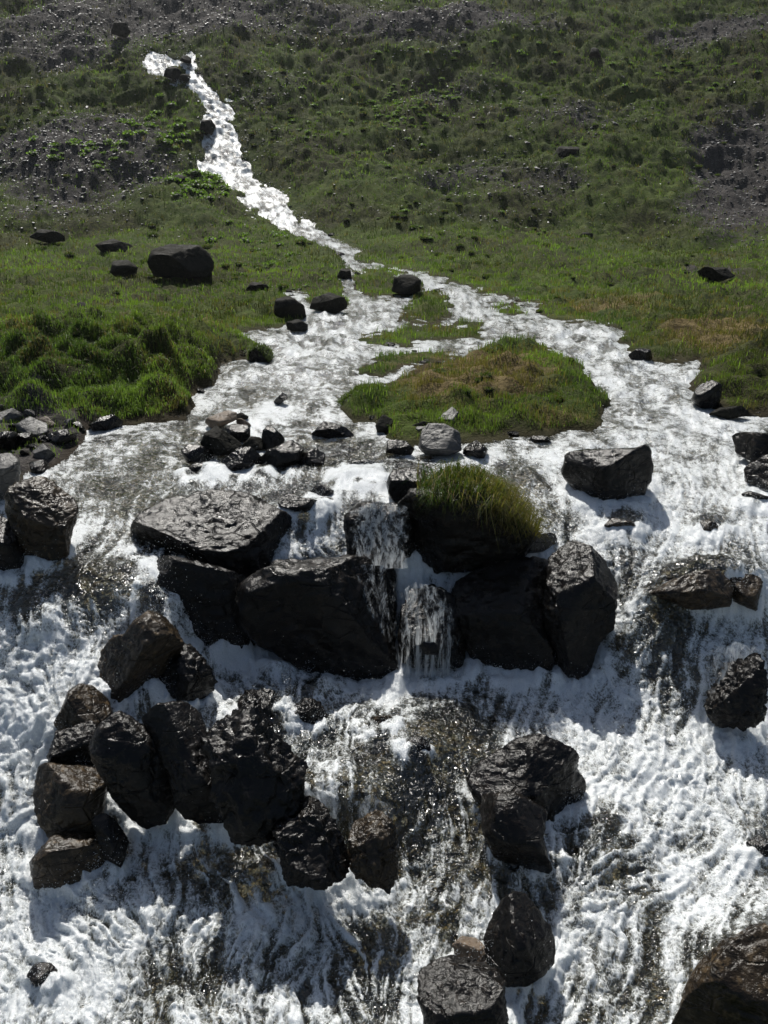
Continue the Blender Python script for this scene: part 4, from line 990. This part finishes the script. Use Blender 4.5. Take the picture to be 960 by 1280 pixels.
# mossy boulder at the left tip of the island
def moss_cap(outline, Yc, lab, n=2600, seed=5):
    rk = rock(lab, outline, 'wet', Yc=Yc, depth=.6, seed=seed, nplanes=3)
    me0 = rk.data; k = len(me0.vertices)
    vs = np.empty(k*3, np.float32); me0.vertices.foreach_get('co', vs); vs = vs.reshape(-1, 3)
    ns = np.empty(k*3, np.float32); me0.vertices.foreach_get('normal', ns); ns = ns.reshape(-1, 3)
    ok = np.where(ns[:, 2] > -.15)[0]; sel = rng.choice(ok, n)
    p = vs[sel]; d = ns[sel]*np.array([1, 1, 0])*.8 + rng.normal(size=(n, 3))*.3; d[:, 2] = 0
    L = rng.uniform(.03, .08, n)*Yc/11; c = np.array([.06, .085, .014])*rng.uniform(.6, 1.4, (n, 1))
    o = blades('moss', p, L, np.full(n, .008)*Yc/11, d, c, parent=rk, kind=None)
moss_cap([(421,524),(424,502),(445,486),(475,484),(488,496),(486,522),(470,531),(438,530)], 12.0, 'mossy dark boulder at the left end of the grassy island', seed=501)
moss_cap([(310,452),(312,440),(322,431),(336,434),(341,448),(336,456),(318,457)], 14.6, 'mossy knob jutting from the left bank into the white water', 900, 502)

# ------------------------------------------------------------------ veils of falling water
def veil(name, top, bot, Yt, Yb, label, fade=.75, bulge=.06, nu=40, nv=60):
    top = np.array(top, float); bot = np.array(bot, float)
    u = np.linspace(0, 1, nu); v_ = np.linspace(0, 1, nv)
    tt = np.stack([np.interp(u, np.linspace(0, 1, len(top)), top[:, i]) for i in (0, 1)], -1)
    bb = np.stack([np.interp(u, np.linspace(0, 1, len(bot)), bot[:, i]) for i in (0, 1)], -1)
    A = at(tt[:, 0], tt[:, 1], Yt); B = at(bb[:, 0], bb[:, 1], Yb)
    V = A[None]*(1-v_[:, None, None]) + B[None]*v_[:, None, None]
    V[..., 1] -= bulge*np.sin(v_*math.pi)[:, None]
    V[..., 1] += pn(V[..., 0]*14, V[..., 2]*2, V[..., 0]*0, 95)*.05
    f_, _ = grid_faces(np.ones((nv, nu), bool))
    me = new_mesh(name, V.reshape(-1, 3), faces4=f_)
    fd = fade - .5*np.abs(u*2-1)[None, :]**4 - .15*(1-v_)[:, None]*0
    fattr(me, 'fade', np.broadcast_to(fd, (nv, nu)))
    link(me, name, M_VEIL, label=label, cat='waterfall')
veil('thin_waterfall', [(436,640),(470,626),(515,634)], [(436,700),(475,708),(514,712)], 7.35, 7.05, 'thin veil of water falling over black rock left of the grassy boulder', .62)
veil('thin_waterfall', [(498,742),(520,728),(560,738)], [(490,850),(540,852),(592,848)], 6.55, 6.42, 'thin strands of water falling over the small rounded central boulder', .55)
veil('thin_waterfall', [(440,708),(470,704),(498,712)], [(440,850),(470,856),(500,852)], 6.85, 6.5, 'faint shaded strands of water down the right end of the long ledge', .42)
veil('thin_waterfall', [(345,985),(380,978),(425,1000)], [(338,1110),(390,1118),(445,1110)], 4.62, 4.42, 'broken sheet of water pouring over the dark crag in the centre', .60)
veil('thin_waterfall', [(436,1005),(468,995),(500,1015)], [(432,1120),(465,1128),(505,1115)], 4.62, 4.42, 'narrow broken sheet of water over the brown rock in the centre foreground', .55)
veil('thin_waterfall', [(880,815),(920,802),(965,815)], [(870,925),(915,935),(975,928)], 6.0, 5.75, 'broken sheet of water over the brown-black rock of the right cascade', .60)
veil('thin_waterfall', [(845,722),(885,705),(935,712)], [(800,815),(860,830),(925,815)], 6.92, 6.62, 'glittering sheet of water sliding over the wide low rock of the right cascade', .50)
veil('thin_waterfall', [(262,940),(300,925),(345,945)], [(262,1035),(310,1045),(350,1035)], 5.25, 5.05, 'faint shaded water trickling down the black crag face', .42)

# ------------------------------------------------------------------ flying drops
def spray(n):
    cs = rng.uniform(-20, 980, n*4); rs_ = rng.uniform(560, 1300, n*4)
    fo = gsamp(FO, cs, rs_); tb = gsamp(TURB, cs, rs_); s_ = gsamp(sd, cs, rs_)
    p = gsamp(W, cs, rs_)
    cl = pn(p[:, 0]*3.2, p[:, 1]*3.2, p[:, 2]*3.2, 97)
    pr = np.clip((fo-.1), 0, 1)*np.clip(.25+cl*2.2, .02, 1)*tb
    idx = np.where((rng.uniform(size=n*4) < pr) & (s_ > 3))[0][:n]
    p = p[idx]; m = p[:, 1]/F; n = len(idx); tb = tb[idx]; cl = np.clip(cl[idx], 0, 1)
    hgt = rng.exponential(.022, n)*(.4+tb)*(1+cl*2.5)
    p = p + np.stack([rng.normal(size=n)*.012, rng.normal(size=n)*.012, hgt], -1)
    s = rng.uniform(.0012, .0034, n)*(.6+m/.006*.5)*np.where(rng.uniform(size=n) < .04, 1.9, 1)
    o8 = np.array([[1,0,0],[-1,0,0],[0,1,0],[0,-1,0],[0,0,1],[0,0,-1]], float)
    f8 = np.array([[0,2,4],[2,1,4],[1,3,4],[3,0,4],[2,0,5],[1,2,5],[3,1,5],[0,3,5]])
    st = np.ones((n, 1, 3)); st[:, 0, 2] = rng.uniform(.8, 1.8, n)
    V = o8[None]*s[:, None, None]*st + p[:, None]
    me = new_mesh('water_spray', V.reshape(-1, 3), faces3=(f8[None]+(np.arange(n)*6)[:, None, None]).reshape(-1, 3))
    link(me, 'water_spray', M_SPRAY, label='fine white drops thrown up by the tumbling stream', cat='water spray', kind='stuff')
spray(70000)
def splash():
    pts, sz = [], []
    src = [(210,760,60,50,900,.35),(300,800,60,30,700,.25)]
    for o_, amt in COLLARS:
        if amt > .6: src.append((o_[:, 0].mean(), o_[:, 1].max()-6, np.ptp(o_[:, 0])*.5, 8, 240, .14))
    for (a_, b_, ra, rb_, k, hh) in src:
        c_ = a_ + rng.uniform(-1, 1, k)*ra; r_ = b_ + rng.uniform(-1, 1, k)*rb_
        p = gsamp(W, c_, r_); p = p + np.stack([rng.normal(size=k)*.03, -np.abs(rng.normal(size=k))*.06, rng.exponential(hh*.45, k)], -1)
        pts.append(p); sz.append(rng.uniform(.0012, .0034, k))
    p = np.concatenate(pts); s_ = np.concatenate(sz); n = len(p)
    o8 = np.array([[1,0,0],[-1,0,0],[0,1,0],[0,-1,0],[0,0,1],[0,0,-1]], float); f8 = np.array([[0,2,4],[2,1,4],[1,3,4],[3,0,4],[2,0,5],[1,2,5],[3,1,5],[0,3,5]])
    V = o8[None]*s_[:, None, None] + p[:, None]
    me = new_mesh('splash_drops', V.reshape(-1, 3), faces3=(f8[None]+(np.arange(n)*6)[:, None, None]).reshape(-1, 3))
    link(me, 'splash_drops', M_SPRAY, label='bright drops leaping beside the foreground boulders', cat='water spray', kind='stuff')
splash()
def mist():
    n = 14000
    cs = rng.uniform(170, 460, n); rs_ = rng.uniform(62, 350, n); q = gsamp(sd, cs, rs_); k = (q > -3) & (q < 40); cs, rs_ = cs[k], rs_[k]
    p = gsamp(W, cs, rs_); m = p[:, 1]/F; n = len(p)
    fall = np.exp(-((rs_-200)/50)**2)
    p = p + np.stack([rng.normal(size=n)*m*2.2, rng.normal(size=n)*m*2, rng.exponential(1, n)*m*(1+3*fall)], -1)
    s_ = m*rng.uniform(.12, .42, n)
    o8 = np.array([[1,0,0],[-1,0,0],[0,1,0],[0,-1,0],[0,0,1],[0,0,-1]], float); f8 = np.array([[0,2,4],[2,1,4],[1,3,4],[3,0,4],[2,0,5],[1,2,5],[3,1,5],[0,3,5]])
    V = o8[None]*s_[:, None, None] + p[:, None]
    me = new_mesh('waterfall_spray', V.reshape(-1, 3), faces3=(f8[None]+(np.arange(n)*6)[:, None, None]).reshape(-1, 3))
    link(me, 'waterfall_spray', M_SPRAY, label='white drops around the distant waterfall on the slope', cat='water spray', kind='stuff')
mist()

# ------------------------------------------------------------------ light, world, camera
EL, AZ = math.radians(50), math.radians(-12)
sdir = Vector((math.sin(AZ)*math.cos(EL), math.cos(AZ)*math.cos(EL), math.sin(EL)))
sun = bpy.data.lights.new('sun', 'SUN'); sun.energy = 4.6; sun.angle = math.radians(.5); sun.color = (1, .965, .90)
so = bpy.data.objects.new('sun', sun); COL.objects.link(so); so.rotation_euler = sdir.to_track_quat('Z', 'Y').to_euler()
so.location = (0, 20, 60)
world = bpy.data.worlds.new('World'); scene.world = world; world.use_nodes = True
nt = world.node_tree; nt.nodes.clear()
sky = nt.nodes.new('ShaderNodeTexSky'); sky.sky_type = 'NISHITA'; sky.sun_disc = False; sky.sun_elevation = EL; sky.sun_rotation = AZ
bg = nt.nodes.new('ShaderNodeBackground'); bg.inputs[1].default_value = .05
wo = nt.nodes.new('ShaderNodeOutputWorld'); nt.links.new(sky.outputs[0], bg.inputs[0]); nt.links.new(bg.outputs[0], wo.inputs[0])

bm = bmesh.new(); bmesh.ops.create_cube(bm, size=1.0); me = bpy.data.meshes.new('haze'); bm.to_mesh(me); bm.free()
hz = bpy.data.materials.new('haze_air'); hz.use_nodes = True; ht = hz.node_tree; ht.nodes.clear()
ho = ht.nodes.new('ShaderNodeOutputMaterial'); pv = ht.nodes.new('ShaderNodeVolumePrincipled')
pv.inputs['Color'].default_value = (.86, .88, .90, 1); pv.inputs['Density'].default_value = .00028; pv.inputs['Anisotropy'].default_value = .55
ht.links.new(pv.outputs[0], ho.inputs['Volume'])
o = link(me, 'haze', hz, kind='stuff', label='thin bright air between the viewer and the slope', cat='haze'); o.scale = (1100, 800, 330); o.location = (0, 100, 115)

cam = bpy.data.cameras.new('camera'); cam.sensor_fit = 'VERTICAL'; cam.sensor_height = 32.0; cam.lens = F/1280*32.0
cam.clip_end = 2000; cam.clip_start = .05
co = bpy.data.objects.new('camera', cam); COL.objects.link(co); co.location = (0, 0, H); co.rotation_euler = (math.pi/2 - PITCH, 0, 0)
scene.camera = co
vs_ = scene.view_settings; vs_.view_transform = 'Standard'; vs_.look = 'None'; vs_.exposure = .5; vs_.gamma = 1; vs_.use_curve_mapping = False
cy = scene.cycles
cy.max_bounces = 6; cy.diffuse_bounces = 3; cy.glossy_bounces = 2; cy.transmission_bounces = 4; cy.transparent_max_bounces = 12
cy.sample_clamp_indirect = 3; cy.sample_clamp_direct = 8
cy.use_denoising = True
